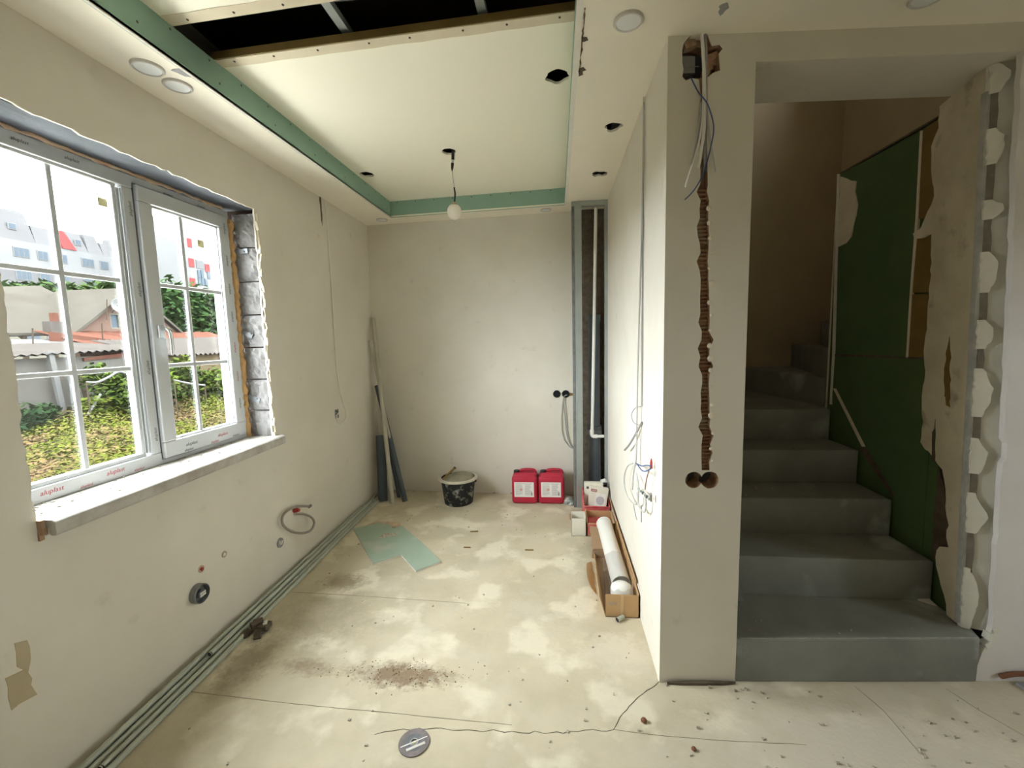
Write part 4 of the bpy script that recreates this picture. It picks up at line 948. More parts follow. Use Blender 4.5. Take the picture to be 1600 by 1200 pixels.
# ---- small white box
def openbox(b, x0, x1, y0, y1, z0, z1, t=.003):
    b.box(x0, x1, y0, y1, z0, z0+t); b.box(x0, x1, y0, y0+t, z0, z1); b.box(x0, x1, y1-t, y1, z0, z1); b.box(x0, x0+t, y0, y1, z0, z1); b.box(x1-t, x1, y0, y1, z0, z1); return b
wb = thing('small_white_box', (.14, 3.21, 0), 'small open white carton standing beside the brown carton', 'box')
openbox(MB(), .088, .196, 3.160, 3.268, 0, .138).build('carton', M['box_cream'], wb)
MB().box(.075, .090, 3.162, 3.266, .128, .131).build('flap', M['cardboard_dk'], wb)
MB().box(.090, .194, 3.262, 3.267, .10, .150).build('flap', M['box_cream'], wb)

# ---- brown open carton behind the duct
bc = thing('brown_carton', (.31, 3.30, 0), 'open brown carton with reddish printing behind the white duct', 'box')
openbox(MB(), .205, .412, 3.16, 3.40, 0, .105, .004).build('carton', M['cardboard'], bc)
MB().obox((.205, 3.28, .112), (.004, .23, .02), Matrix.Rotation(.3, 3, 'Y')).build('flap', M['cardboard'], bc)
MB().box(.209, .300, 3.157, 3.160, .02, .095).build('red_print', M['red_dust'], bc)
MB().box(.225, .395, 3.19, 3.38, .01, .06).build('red_packet', M['red_dust'], bc)

# ---- long torn cardboard box with the ventilation duct
lb = thing('long_cardboard_box', (.33, 2.7, 0), 'long torn cardboard box lying along the wall with duct inside', 'box')
X0, X1, YA, YB = .238, .414, 2.215, 3.14
MB().box(X0, X1, YA, YB, 0, .004).build('bottom', M['cardboard_dk'], lb)
fp = MB().box(X0, X1, YA, YA+.004, 0, .128).build('front_panel', M['cardboard'], lb)
text_at('handwriting', 'N/4', M['ink_grey'], (.275, YA-.0006, .078), (1, 0, 0), (0, 0, 1), .030, fp, .1)
MB().box(.318, .334, YA-.0008, YA, .002, .126).build('packing_tape', mat('packing_tape', (.56, .39, .22), None, rough=.3), fp)
MB().slab(jag([(YA, 0), (YB, 0), (YB, .135), (2.7, .14), (YA, .13)], .2, .002, 3), [], lambda y, z, d: (X1-.004+.004*d, y, z)).build('wall_side_panel', M['cardboard'], lb)
MB().slab([(YA+.1, 0), (YB+.35, 0), (YB+.35, .05), (YA+.05, .045)], [], lambda y, s, d: (X1-.020-.2*s+.003*d+.02, y, .135+s)).build('top_flap', M['cardboard'], lb)
MB().slab(jag([(YA, 0), (2.86, 0), (2.86, .05), (2.80, .03), (2.72, .055), (2.66, .03), (2.60, .10), (2.52, .06), (2.46, .11), (YA, .12)], .05, .010, 4), [], lambda y, z, d: (X0-.035*min(1, z/.12)+.004*d, y, z)).build('torn_side_panel', M['cardboard'], lb)
MB().slab(jag([(2.40, .0), (2.78, 0), (2.72, .06), (2.60, .075), (2.45, .05)], .05, .012, 9), [], lambda y, s, d: (X0-.03-s*.6, y, .004+s*.35+.003*d)).build('torn_flap', M['cardboard'], lb)
MB().slab(jag([(X0-.02, 2.83), (.36, 2.83), (.36, 3.13), (X0-.02, 3.13)], .06, .008, 6), [], lambda x, y, d: (x, y, .066+.08*(y-2.83)+.004*d)).build('folded_flap', M['cardboard_dk'], lb)
MB().slab(jag([(X0-.025, .0), (.36, 0), (.36, .062), (X0-.02, .058)], .06, .004, 6), [], lambda x, z, d: (x, 2.835+.004*d, z)).build('folded_flap', M['cardboard_dk'], lb)
du = thing('ventilation_duct', (.34, 2.8, .07), 'white round ventilation duct resting in the long cardboard box', 'duct')
dA, dB = Vector((.325, 3.12, .120)), Vector((.350, 2.42, .066))
b = MB(); dr = (dB-dA).normalized()
b.tube([dA, dA+dr*.02, dA+dr*.021, dA.lerp(dB, .5), dB], [.056, .056, .053, .053, .053], 28, cap=False); b.build('tube_wall', M['pvc_white'], du, smooth=True)
b = MB(); b.tube([dA, dA+dr*.3], .050, 24, cap=False); b.build('tube_bore', M['pvc_white'], du, smooth=True)
wl2 = MB(); wl2.lathe([(.060, 0), (.060, .03), (.052, .05), (.030, .064), (.004, .068)], 26, Matrix.Rotation(-.2, 3, 'X'), (.335, 2.31, .075)); 
tag(wl2.build('duct_bend', M['pvc_white'], smooth=True), 'white duct fitting wrapped at the near end of the long box', 'duct fitting')
b = MB(); rf = random.Random(91); n_ = 22; k_ = 9; vs = []
for i in range(k_):
    t = i/(k_-1); c = dA.lerp(dB, .66+.60*t); rr = .060+.022*math.sin(t*3.0)
    for j in range(n_):
        a = 2*math.pi*j/n_; q = rr*(1+rf.uniform(-.10, .16)); lft = -.028*t if math.cos(a) < 0 else 0
        vs.append((c.x+q*math.cos(a)*1.0+lft, c.y+rf.uniform(-.01, .01), max(.006, c.z+q*math.sin(a))))
b.add(vs, [(i*n_+j, i*n_+(j+1) % n_, (i+1)*n_+(j+1) % n_, (i+1)*n_+j) for i in range(k_-1) for j in range(n_)])
tag(b.build('plastic_wrap', M['film'], smooth=True), 'crinkled clear plastic wrap around the near end of the duct', 'wrap')
ps = onz(968, 970, 0)
t = thing('pipe_offcut', (ps.x, ps.y, 0), 'short grey-green conduit offcut in front of the cardboard box', 'pipe')
A_, B_ = Vector((ps.x-.014, ps.y-.012, .0122)), Vector((ps.x+.022, ps.y+.016, .0122)); MB().tube([A_, B_], .012, 12, cap=False).build('pipe_wall', M['pvc_green'], t, smooth=True)
MB().tube([A_+(B_-A_)*.03, A_+(B_-A_)*.1], .0115, 12).build('bore', M['black'], t)

# ---- cables on the niche wall
def nw(u, v, o=.008): return onx(u, v, .42-o)
tag(MB().tube(spline([nw(*q) for q in ((1006, 152), (1004, 300, .010), (1001, 420, .010), (998, 520, .012), (996, 600, .014), (995, 660, .016), (994, 715, .018), (990, 740, .02), (988, 765, .02))]), .0045, 6).build('drop_cable', M['cable_white'], smooth=True), 'long white cable dropping down the niche wall', 'cable')
tag(MB().tube(spline([nw(*q) for q in ((1006, 160), (1004, 420, .006), (1003, 600, .006), (1003, 635, .008))]), .004, 6).build('drop_cable', M['cable_grey'], smooth=True), 'grey cable in the thin chase of the niche wall', 'cable')
tag(MB().tube(spline([nw(*q) for q in ((1001, 635, .008), (992, 638, .02), (987, 648, .03), (990, 660, .03), (998, 664, .015), (1003, 662, .006))]), .0025, 6).build('wire_loop', M['cable_grey'], smooth=True), 'small wire loop halfway down the niche wall', 'cable')
tag(MB().tube(spline([nw(*q) for q in ((1003, 660, .006), (992, 680, .02), (983, 695, .03), (976, 703, .035))]), .006, 6).build('cable_stub', M['cable_grey'], smooth=True), 'grey cable stub pointing down-left from the niche wall', 'cable')
lc = [(989, 724, .02), (981, 728, .03), (976, 742, .035), (976, 760, .035), (982, 778, .035), (992, 788, .03), (997, 782, .03), (995, 770, .03)]
tag(MB().tube(spline([nw(*q) for q in lc]), .0045, 6).build('cable_coil', M['cable_white'], smooth=True), 'largest white cable coil hanging at the niche wall', 'cable')
tag(MB().tube(spline([nw(*q) for q in ((994, 740, .02), (998, 760, .03), (997, 785, .035), (1003, 798, .03), (1008, 798, .03), (1009, 780, .03), (1004, 765, .02))]), .0045, 6).build('cable_coil', M['cable_white'], smooth=True), 'small white cable coil below the terminal block', 'cable')
tag(MB().tube(spline([nw(*q) for q in ((990, 788, .03), (992, 800, .03), (995, 812, .03))]), .0025, 5).build('wire_end', M['cable_grey'], smooth=True), 'thin wire end dangling left below the coils', 'wire')
tag(MB().tube(spline([nw(*q) for q in ((1002, 790, .03), (1002, 805, .03), (1002, 816, .03))]), .0025, 5).build('wire_end', M['cable_grey'], smooth=True), 'thin wire end dangling right below the coils', 'wire')
tag(MB().tube(spline([nw(*q) for q in ((994, 724, .02), (1002, 728, .03), (1010, 727, .03), (1017, 728, .02))]), .003, 6).build('blue_wire', M['cable_blue'], smooth=True), 'blue wire tied across the cable bundle', 'wire')
tag(MB().tube(spline([nw(*q) for q in ((996, 726, .03), (1003, 735, .04), (1010, 736, .04), (1017, 732, .03))]), .003, 6).build('blue_wire', M['cable_blue'], smooth=True), 'second blue wire sagging below the first', 'wire')
tag(MB().tube(spline([nw(*q) for q in ((1014, 735, .03), (1010, 750, .03), (1008, 765, .03))]), .0025, 6).build('brown_wire', M['brown_bit'], smooth=True), 'brown wire running down to the terminal block', 'wire')
b = MB(); c = nw(1017.5, 724, .015); b.lathe([(.006, -.022), (.006, .004), (.002, .022)], 8, None, c); tag(b.build('twist_connector', M['red_fit']), 'dark red pointed twist connector on the niche wall', 'connector')
tb = thing('terminal_block', nw(1005, 772, .03), 'small multi-pole terminal block hanging on wires', 'terminal block')
for i in range(6):
    c = nw(998+i*3.2, 764+i*3.0, .03); MB().box(c.x-.005, c.x+.005, c.y-.006, c.y+.006, c.z-.006, c.z+.006).build('terminal', M['pvc_green' if i % 2 else 'pvc_grey'], tb)
c = nw(1017, 777, .02); tag(MB().obox(c, (.008, .016, .034), Matrix.Rotation(.2, 3, 'X')).build('cable_connector', M['cable_grey']), 'pale plug-shaped connector right of the terminal block', 'connector')

# ---- cables hanging from the hole in the pillar
def pw(u, v, o=.01): s, z = ondoor(u, v, o); return dw(s, z, o)
def pc(name, lab, mt, r, pts): tag(MB().tube(spline([pw(*q) for q in pts]), r, 6).build(name, mt, smooth=True), lab, 'cable', 'cables hanging from the pillar hole')
pc('pillar_cable', 'thick white cable hanging straight from the pillar hole', M['pvc_white'], .006, ((1096, 48, .0), (1099, 90, .012), (1101, 150, .014), (1100, 200, .016), (1095, 240, .02), (1091, 262, .02)))
pc('pillar_cable', 'grey cable beside the thick white one on the pillar', M['cable_grey'], .0055, ((1102, 48, .0), (1103, 100, .008), (1103, 170, .008), (1102, 230, .004), (1101, 268, -.01)))
pc('pillar_cable', 'pale cable bending left at the bottom on the pillar', M['pvc_white'], .004, ((1098, 60, -.01), (1099, 140, .016), (1096, 200, .02), (1085, 245, .025), (1073, 285, .03), (1072, 292, .03)))
pc('pillar_cable', 'second pale cable bending left, shorter one on the pillar', M['cable_grey'], .0035, ((1096, 160, .01), (1092, 205, .02), (1086, 235, .024), (1080, 260, .026)))
pc('pillar_cable', 'pale cable ending right of the chase on the pillar', M['cable_white'], .004, ((1103, 150, .006), (1107, 200, .014), (1112, 235, .018), (1117, 268, .02)))
pc('blue_wire', 'blue wire looping across the pillar cables', M['cable_blue'], .0025, ((1080, 122, .01), (1092, 145, .02), (1104, 160, .026), (1113, 185, .028), (1115, 205, .028), (1110, 232, .018), (1102, 262, .01), (1094, 282, .016), (1082, 300, .02), (1070, 312, .022)))
pc('tie_wire', 'thin wire stretched across the dark part of the pillar hole', M['cable_grey'], .0015, ((1072, 104, -.004), (1090, 104, 0), (1092, 104, 0)))

# ---- pendant bulb
hx, hy = -.683, 2.942
bz = ony(710, 331, hy); b1 = ony(708, 236, hy)
pl = thing('pendant_bulb', (bz.x, hy, bz.z-.05), 'round opal bulb hanging on a wire from the tray ceiling', 'lamp')
def up(u, v): return ony(u, v, hy)
MB().tube([up(708, 232), up(707.5, 250)], .010, 10).build('cable_sheath', M['black'], pl, smooth=True)
MB().tube([up(707.5, 247), up(707, 256)], .0085, 10).build('tape_band', M['cable_white'], pl, smooth=True)
MB().tube([up(707, 255), up(706.5, 262), up(706.3, 268)], [.010, .008, .002], 10).build('taped_joint', M['black'], pl, smooth=True)
MB().tube(spline([up(706.3, 266), up(708, 280), up(709.5, 293)]), .0022, 6).build('wire', M['cable_grey'], pl)
MB().tube(spline([up(709.5, 293), up(711, 303), up(710, 318)]), .0055, 8).build('holder_lead', M['black'], pl, smooth=True)
MB().lathe([(.012, .045), (.030, .040), (.044, .022), (.049, 0), (.045, -.022), (.032, -.040), (.015, -.048), (.002, -.050)], 24, None, bz).build('bulb', M['bulb'], pl, smooth=True)
MB().lathe([(.013, .044), (.013, .062)], 12, None, bz).build('bulb_collar', M['pink_dust'], pl)

# ---- downlights
def downlight(x, y, r, label, z=ZC):
    t = thing('downlight', (x, y, z), label, 'downlight', 'round recessed downlights')
    MB().lathe([(r, .002), (r, -.004), (r*.93, -.009), (r*.82, -.009), (r*.80, -.005)], 30, None, (x, y, z), cap1=False).build('rim', M['led_rim'], t, smooth=True)
    MB().lathe([(r*.81, -.003), (r*.80, -.0065), (.002, -.0065)], 30, None, (x, y, z)).build('diffuser', M['led_face'], t, smooth=True)
downlight(-1.592, 1.676, .056, 'round white downlight above the window, nearer one of two')
downlight(-1.582, 1.802, .054, 'round white downlight above the window, farther one of two')
downlight(-1.569, 3.931, .050, 'small round downlight in the far left ceiling corner')
downlight(-.085, 3.900, .048, 'small round downlight above the black wall sockets')
downlight(.261, 1.680, .052, 'round white downlight left of the pillar top')
downlight(1.237, 1.700, .056, 'round downlight cut by the top edge above the stairs')

# ---- abrasive disc
dc = onz(647, 1161, 0)
gd = thing('grinding_disc', (dc.x, dc.y, 0), 'worn grey abrasive cutting disc lying on the floor', 'disc')
MB().slab(circ(dc.x, dc.y, .0575, 40), [circ(dc.x, dc.y, .0115, 20)], lambda x, y, d: (x, y, .0045-.0035*d)).build('disc_body', M['disc'], gd)
MB().slab(circ(dc.x, dc.y, .036, 32), [circ(dc.x, dc.y, .016, 20)], lambda x, y, d: (x, y, .0051-.0006*d)).build('paper_label', M['disc_label'], gd)
MB().slab(circ(dc.x, dc.y, .0158, 24), [circ(dc.x, dc.y, .0118, 20)], lambda x, y, d: (x, y, .0056-.0012*d)).build('metal_bush', M['steel'], gd)
MB().obox((dc.x, dc.y+.0, .0054), (.10, .004, .0005), RZ(.55)).build('scratch', M['paper'], gd)
MB().obox((dc.x+.012, dc.y-.017, .0054), (.07, .010, .0005), RZ(.55)).build('pale_print', M['led_rim'], gd)

# ---- small litter
chips(150, lambda r: (r.uniform(-1.5, .4), r.uniform(1.05, 3.7)), (.003, .011), M['dust'], 'floor_crumbs', 'pale plaster crumbs scattered over the floor', 'debris', 41)
chips(70, lambda r: (r.uniform(.42, 1.75), 1.72+r.uniform(-.35, .08)), (.004, .013), M['dust'], 'step_foot_crumbs', 'crumbs and grit along the foot of pillar and stairs', 'debris', 42)
chips(140, lambda r: (-.74+r.gauss(0, .17), 1.75+r.gauss(0, .04)), (.002, .006), M['brown_board'], 'brown_grit', 'brown grit in the dirty smear on the floor', 'debris', 43)
for (u, v, s_, lab) in ((1006, 1128, .016, 'reddish brown clod on the floor before the pillar'), (1084, 1172, .012, 'small dark pebble on the floor right of the clod')):
    c = onz(u, v, 0); tag(MB().lathe([(s_*.5, 0), (s_*.8, s_*.3), (s_*.6, s_*.8), (s_*.1, s_)], 7, None, (c.x, c.y, 0)).build('clod', M['brown_bit']), lab, 'clod')
for (u, v, ln, a, lab) in ((741, 831, .06, .1, 'short dark wood splinter on the floor below the bucket'), (730, 856, .05, 0, 'thin dark sliver on the floor near the green offcut'), (827, 860, .06, 0, 'thin brown sliver in the middle of the niche floor')):
    c = onz(u, v, 0); tag(MB().obox((c.x, c.y, .004), (ln, .008, .006), RZ(a)).build('wood_splinter', M['brown_board']), lab, 'splinter')
cb = onz(1600, 1056, .03)
tag(MB().tube(spline([dw(1.845, .03, .012), dw(1.89, .040, .012), dw(1.95, .042, .012), dw(2.2, .045, .012)]), .010, 8).build('skirting_cable', M['brown_bit'], smooth=True), 'dark cable along the foot of the right-hand wall', 'cable')
tag(MB().obox(dw(2.05, .006, .10)+Vector((0, 0, 0)), (.30, .16, .012), RZ(DT)).build('grey_board_piece', M['ink_grey']), 'grey board piece on the floor at the right edge', 'board')
tag(MB().tube(spline([dw(1.94, .70, .01), dw(1.935, .62, .012), dw(1.932, .55, .014)]), .004, 6).build('stub_cable', M['cable_white'], smooth=True), 'short white cable end on the right-hand wall', 'cable')

# ================================================================== OUTSIDE THE WINDOW
GZ = -.2
eg = MB().box(-140, -2.2, -40, 150, GZ-.3, GZ).build('ground', M['soil']); struct(eg, 'overgrown yard soil outside the window', 'ground')
M['reflector'] = mat('pale_reflector', (.66, .63, .56), (.60, .57, .50), 2, .9, spec=.1)  # unseen pale strip added outside to bounce daylight onto the ceiling
pv = MB().box(-4.4, -2.06, -4, 7, GZ, GZ+.06).build('reflector_strip', M['reflector']); struct(pv, 'added unseen pale paving along the outside of the house', 'light bounce')
ld = MB().slab(jag([(-2.08, .9), (-2.08, 2.8), (-2.34, 2.8), (-2.34, .9)], .2, .012, 4), [], lambda x, y, d: (x, y, .905-.11*d)).build('outer_ledge', M['ledge']); tag(ld, 'worn stone ledge outside below the window', 'ledge')
def leaves(b, n, pos, size, r, up=.4):
    for i in range(n):
        c = Vector(pos(r)); s = r.uniform(*size); a = r.uniform(0, 6.283); t = r.uniform(-.9, .9)
        u = Vector((math.cos(a), math.sin(a), r.uniform(-up, up))).normalized(); w = Vector((-math.sin(a)*math.cos(t), math.cos(a)*math.cos(t), math.sin(t)))
        b.add([c-u*s, c+w*s*.45, c+u*s, c-w*s*.45], [(0, 1, 2, 3)])
    return b
rw_ = random.Random(101); b = MB()
def wpos(r):
    x = -4.5-6.5*(r.random()**1.1); k = -x/1.9; y = r.uniform(1.0*k-.3, 2.55*k+.3)
    return (x, y, GZ+.03+.42*r.random()**1.6*(.6+.4*math.sin(x*1.7+y*2.3)))
leaves(b, 52000, wpos, (.016, .045), rw_)
tag(b.build('weeds', M['weeds']), 'dense green and straw-coloured weeds covering the yard', 'weeds', kind='stuff')
def plant(name, label, cat, c, rad, n, sz, mt, seed, trunk=.08, group=None, squash=1.0):
    r = random.Random(seed); c = Vector(c); t = thing(name, (c.x, c.y, GZ), label, cat, group)
    lumps = [(c+Vector((r.uniform(-.6, .6)*rad[0], r.uniform(-.6, .6)*rad[1], r.uniform(-.5, .55)*rad[2])), r.uniform(.35, .6)) for i in range(12)]
    def pos(q):
        l, k = lumps[q.randrange(12)]
        d = Vector((q.gauss(0, 1), q.gauss(0, 1), q.gauss(0, 1))).normalized()*(q.random()**.35)
        p_ = l+Vector((d.x*rad[0], d.y*rad[1], d.z*rad[2]))*k
        if p_.z < GZ+.02: p_.z = GZ+.02+q.random()*.1
        return p_
    leaves(MB(), n, pos, sz, r, .8).build('crown' if cat == 'tree' else 'foliage', mt, t)
    b = MB(); b.tube([(c.x, c.y, GZ), (c.x+.05*rad[0], c.y, GZ+(c.z-GZ)*.6), (c.x, c.y+.1*rad[1], c.z+rad[2]*.3)], [trunk, trunk*.7, trunk*.3], 7)
    for i in range(4):
        l = lumps[i][0]; b.tube([(c.x, c.y, GZ+(c.z-GZ)*.5), l], [trunk*.4, trunk*.12], 5)
    b.build('trunk' if cat == 'tree' else 'stem', M['bark'], t)
def at(u, v, X): return onx(u, v, X)
# boundary wall with posts
FX = -11.0
fw = MB().box(FX-.15, FX, 6.0, 11.25, GZ, 1.30).build('boundary_wall', M['ext_concrete']); tag(fw, 'grey concrete boundary wall at the end of the yard', 'wall')
fw2 = MB().box(FX-.18, FX, 11.25, 17, GZ, 1.24).build('shed_wall', M['ext_tan']); tag(fw2, 'tan rendered shed wall seen through the right sash', 'wall')
rbk = random.Random(7)
for rr in range(5):
    for cidx in range(4):
        q = at(266, 628, FX); y0 = q.y+.02+cidx*.26+(.13 if rr % 2 else 0); z0 = q.z-.02-.08*rr
        MB().box(FX-.01, FX+.012+rbk.uniform(0, .01), y0, y0+.24, z0, z0+.07).build('brick', M['rust' if rr < 3 else 'asbestos'], fw2)
po = thing('fence_post', (FX+.2, 8.26, GZ), 'pale leaning post in front of the boundary wall', 'post')
MB().hexa([(FX+.15, 8.30, GZ), (FX+.22, 8.30, GZ), (FX+.22, 8.40, GZ), (FX+.15, 8.40, GZ), (FX+.15, 8.18, 1.42), (FX+.22, 8.18, 1.42), (FX+.22, 8.28, 1.42), (FX+.15, 8.28, 1.42)]).build('shaft', M['white_roof'], po)
MB().box(FX+.14, FX+.23, 8.17, 8.29, 1.40, 1.44).build('cap', M['white_roof'], po)
tag(MB().tube([(FX+.25, 8.86, GZ), (FX+.1, 8.82, .95)], .05, 7).build('dark_post', M['bark']), 'dark wooden post right of the pale post', 'post')
tag(MB().tube([at(935*.15-3, 648, -9.6), at(157, 616, -9.9)], .025, 6).build('leaning_stick', M['white_roof']), 'pale stick leaning in the weeds by the wall', 'stick')
def pipe_out(name, lab, pix, X, r, mt):
    q = [at(u, v, X) for u, v in pix]; t = thing(name, (q[0].x, q[0].y, GZ), lab, 'pipe')
    MB().tube(spline(q), r, 6).build('pipe_run', mt, t)
    for e in (q[0], q[-1]): MB().tube([(e.x, e.y, GZ), e], .015, 5).build('stake', M['bark'], t)
pipe_out('garden_pipe', 'thin white pipe zigzagging before the left bushes', ((135, 597), (152, 597), (170, 589), (186, 581), (205, 586)), -9.4, .022, M['panel_white'])
pipe_out('garden_pipe', 'thin white pipe crossing the right bushes', ((272, 594), (295, 599), (320, 602)), -8.6, .022, M['panel_white'])
# shed roofs
def corrug(name, lab, y0, y1, xa, za, xb, zb, pitch, amp, mt, za2=None, zb2=None):
    za2 = za if za2 is None else za2; zb2 = zb if zb2 is None else zb2
    n = int((y1-y0)/pitch*4); b = MB(); vs = []
    for i in range(n+1):
        t = i/n; y = y0+(y1-y0)*t; w = amp*math.sin(2*math.pi*i/4)
        vs += [(xa, y, za+(za2-za)*t+w), (xb, y, zb+(zb2-zb)*t+w)]
    b.add(vs, [(2*i, 2*i+1, 2*i+3, 2*i+2) for i in range(n)])
    b.add([v_+Vector((0, 0, -.02)) for v_ in map(Vector, vs)], [(2*i, 2*i+1, 2*i+3, 2*i+2) for i in range(n)])
    return tag(b.build(name, mt), lab, 'roof')
corrug('shed_roof', 'weathered corrugated shed roof behind the boundary wall', 6.0, 10.9, FX+.25, 1.34, FX-2.6, 1.56, .18, .02, M['asbestos'], 1.46, 1.66)
corrug('shed_roof', 'corrugated shed roof seen through the right sash', 11.1, 16.5, FX+.30, 1.235, FX-2.2, 1.70, .18, .028, M['asbestos'], 1.225, 1.80)
tag(MB().hexa([(FX-.1, 9.0, 1.20), (FX+.05, 9.0, 1.20), (FX+.05, 11.2, 1.30), (FX-.1, 11.2, 1.30), (FX-.1, 9.0, 1.27), (FX+.05, 9.0, 1.27), (FX+.05, 11.2, 1.45), (FX-.1, 11.2, 1.45)]).build('rusty_fascia', M['rust']), 'rusty tin strip under the shed roof edge', 'fascia')
wr_ = MB().hexa([(-13.5, 8.0, 1.40), (-13.5, 11.2, 1.44), (-15.8, 12.6, 1.62), (-15.8, 9.6, 1.62), (-13.5, 8.0, 1.50), (-13.5, 11.2, 1.52), (-15.8, 12.6, 1.80), (-15.8, 9.6, 1.80)]).build('white_roof', M['white_roof']); tag(wr_, 'flat white roof between shed and house', 'roof')
corrug('red_tin_roof', 'rusty red tin roof in front of the house', 11.8, 18.5, -14.2, 1.62, -16.0, 2.06, .5, .015, M['rust'], 1.55, 2.10)
tag(MB().hexa([(-15.2, 11.6, 1.68), (-14.0, 13.2, 1.50), (-14.1, 13.3, 1.50), (-15.3, 11.7, 1.68), (-15.2, 11.6, 2.02), (-14.0, 13.2, 1.62), (-14.1, 13.3, 1.62), (-15.3, 11.7, 2.02)]).build('red_roof_edge', M['rust']), 'red gable edge of the tin roof', 'roof')
# house
hs_ = thing('old_house', (-18, 14, GZ), 'old house with grey slate roof and pink gable', 'house')
MB().add([(-16.2, 8.5, 1.95), (-16.2, 15.2, 2.05), (-20, 15.2, 3.95), (-20, 8.5, 3.0), (-16.2, 8.5, 1.87), (-16.2, 15.2, 1.97), (-20, 15.2, 3.87), (-20, 8.5, 2.92)], [(0, 1, 2, 3), (4, 5, 6, 7), (0, 1, 5, 4), (1, 2, 6, 5), (2, 3, 7, 6), (3, 0, 4, 7)]).build('roof', M['slate'], hs_)
gp_ = [at(120, 516, -16.0), at(172, 473, -16.0)]
ap_y = gp_[1].y+.7; ap_z = gp_[1].z+.48
gy0, gz0 = gp_[0].y, gp_[0].z
w0, w1 = at(171, 489, -16.0), at(190, 514, -16.0)
MB().slab([(gy0, GZ), (2*ap_y-gy0, GZ), (2*ap_y-gy0, gz0), (ap_y, ap_z), (gy0, gz0)], [[(w0.y, w1.z), (w1.y, w1.z), (w1.y, w0.z), (w0.y, w0.z)]], lambda y, z, d: (-16.0-.2*d, y, z)).build('gable_wall', M['house_wall'], hs_)
wn = MB(); frame_rect(wn, w0.y, w1.y, w1.z, w0.z, .05, -16.08, -16.02); wno = wn.build('gable_window', M['panel_cream'], hs_)
MB().box(-16.10, -16.08, w0.y, w1.y, w1.z, w0.z).build('pane', M['pane_far'], wno)
for s_ in (1, -1):
    ye = gy0-.2 if s_ > 0 else 2*ap_y-gy0+.2
    MB().hexa([(-15.8, ye, gz0-.16), (-19, ye, gz0-.16), (-19, ap_y, ap_z+.02), (-15.8, ap_y, ap_z+.02), (-15.8, ye, gz0-.06), (-19, ye, gz0-.06), (-19, ap_y, ap_z+.12), (-15.8, ap_y, ap_z+.12)]).build('gable_roof', M['slate'], hs_)
cm = at(90, 510, -15.6); MB().box(cm.x-.25, cm.x+.05, cm.y-.22, cm.y+.22, 1.9, cm.z+.15).build('chimney_base', M['asbestos'], hs_)
MB().box(cm.x-.15, cm.x, cm.y-.08, cm.y+.08, cm.z+.15, cm.z+.42).build('chimney', M['rust'], hs_)
dd = at(186, 477, -15.6)
sd = thing('satellite_dish', (dd.x, dd.y, dd.z-.3), 'white satellite dish on the gable of the house', 'satellite dish')
MB().lathe([(.02, -.06), (.12, -.045), (.21, -.01), (.25, .02), (.24, .025), (.12, -.035)], 24, Matrix.Rotation(-.25, 3, 'Z') @ Matrix(((0, 0, 1), (0, 1, 0), (-1, 0, 0))), dd, cap0=True, cap1=False).build('dish', M['panel_white'], sd, smooth=True)
MB().tube([dd+Vector((-.05, 0, 0)), dd+Vector((-.3, 0, -.25))], .02, 6).build('bracket', M['panel_grey'], sd)
MB().tube([dd+Vector((-.02, 0, -.24)), dd+Vector((.22, 0, -.05))], .012, 6).build('feed_arm', M['panel_grey'], sd)
for (u0, v0, u1, v1, X, lab) in ((161, 538, 159, 505, -14.5, 'thin rusty rod left of the gable window'), (52, 545, 51, 513, -13.4, 'thin rod above the white roof'), (107, 540, 106, 512, -14.0, 'thin rod in front of the red roof'), (167, 500, 167, 468, -15.7, 'antenna rod on the gable')):
    tag(MB().tube([at(u0, v0, X), at(u1, v1, X)], .018, 5).build('metal_rod', M['bark']), lab, 'rod')
# bushes and trees
plant('vine_bush', 'yellow-green bush at the boundary wall, left of the window bar', 'bush', (-10.2, 8.9, .55), (.5, .55, .65), 1500, (.05, .10), M['leaf_b'], 3, .03, 'bushes along the boundary wall')
plant('vine_bush', 'large leafy bush at the wall beside the middle frame', 'bush', (-9.6, 9.15, .35), (.6, .75, .75), 2600, (.05, .10), M['leaf_b'], 4, .03, 'bushes along the boundary wall')
plant('vine_bush', 'small dark bush at the wall near the pale post', 'bush', (-10.5, 7.65, .1), (.4, .35, .35), 700, (.05, .09), M['leaf_a'], 5, .03, 'bushes along the boundary wall')
plant('vine_bush', 'brownish low bush right of the pale post', 'bush', (-10.1, 8.35, .15), (.5, .5, .4), 900, (.05, .09), M['weeds'], 15, .03, 'bushes along the boundary wall')
plant('vine_bush', 'thin bush by the tan wall, right sash left side', 'bush', (-9.6, 10.2, .6), (.5, .35, .75), 900, (.05, .10), M['leaf_b'], 6, .03, 'bushes along the boundary wall')
plant('vine_bush', 'big bright bush filling the right side of the right sash', 'bush', (-9.2, 10.9, .3), (.7, .85, .75), 3200, (.05, .10), M['leaf_b'], 7, .03, 'bushes along the boundary wall')
def tree_at(lab, u, v, X, rad, n, sz, mt, seed): 
    c = at(u, v, X); plant('garden_tree', lab, 'tree', c, rad, n, sz, mt, seed, .2, 'trees behind the house')
tree_at('bushy tree behind the roof in the left sash', 75, 474, -40, (3.5, 4.5, 1.3), 3000, (.25, .5), M['leaf_c'], 21)
tree_at('tree row at the left edge behind the slate roof', 28, 477, -40, (3.5, 3.6, 1.2), 2400, (.25, .5), M['leaf_c'], 22)
tree_at('broad tree behind the ridge left of the middle frame', 165, 468, -38, (3.5, 5.0, 1.9), 4200, (.25, .5), M['leaf_c'], 23)
tree_at('big dense tree in the right sash, left half', 272, 500, -18, (1.8, 2.2, 2.0), 4500, (.10, .22), M['leaf_a'], 24)
tree_at('big dense tree in the right sash, right half', 325, 500, -18, (1.8, 2.4, 2.1), 4500, (.10, .22), M['leaf_a'], 25)

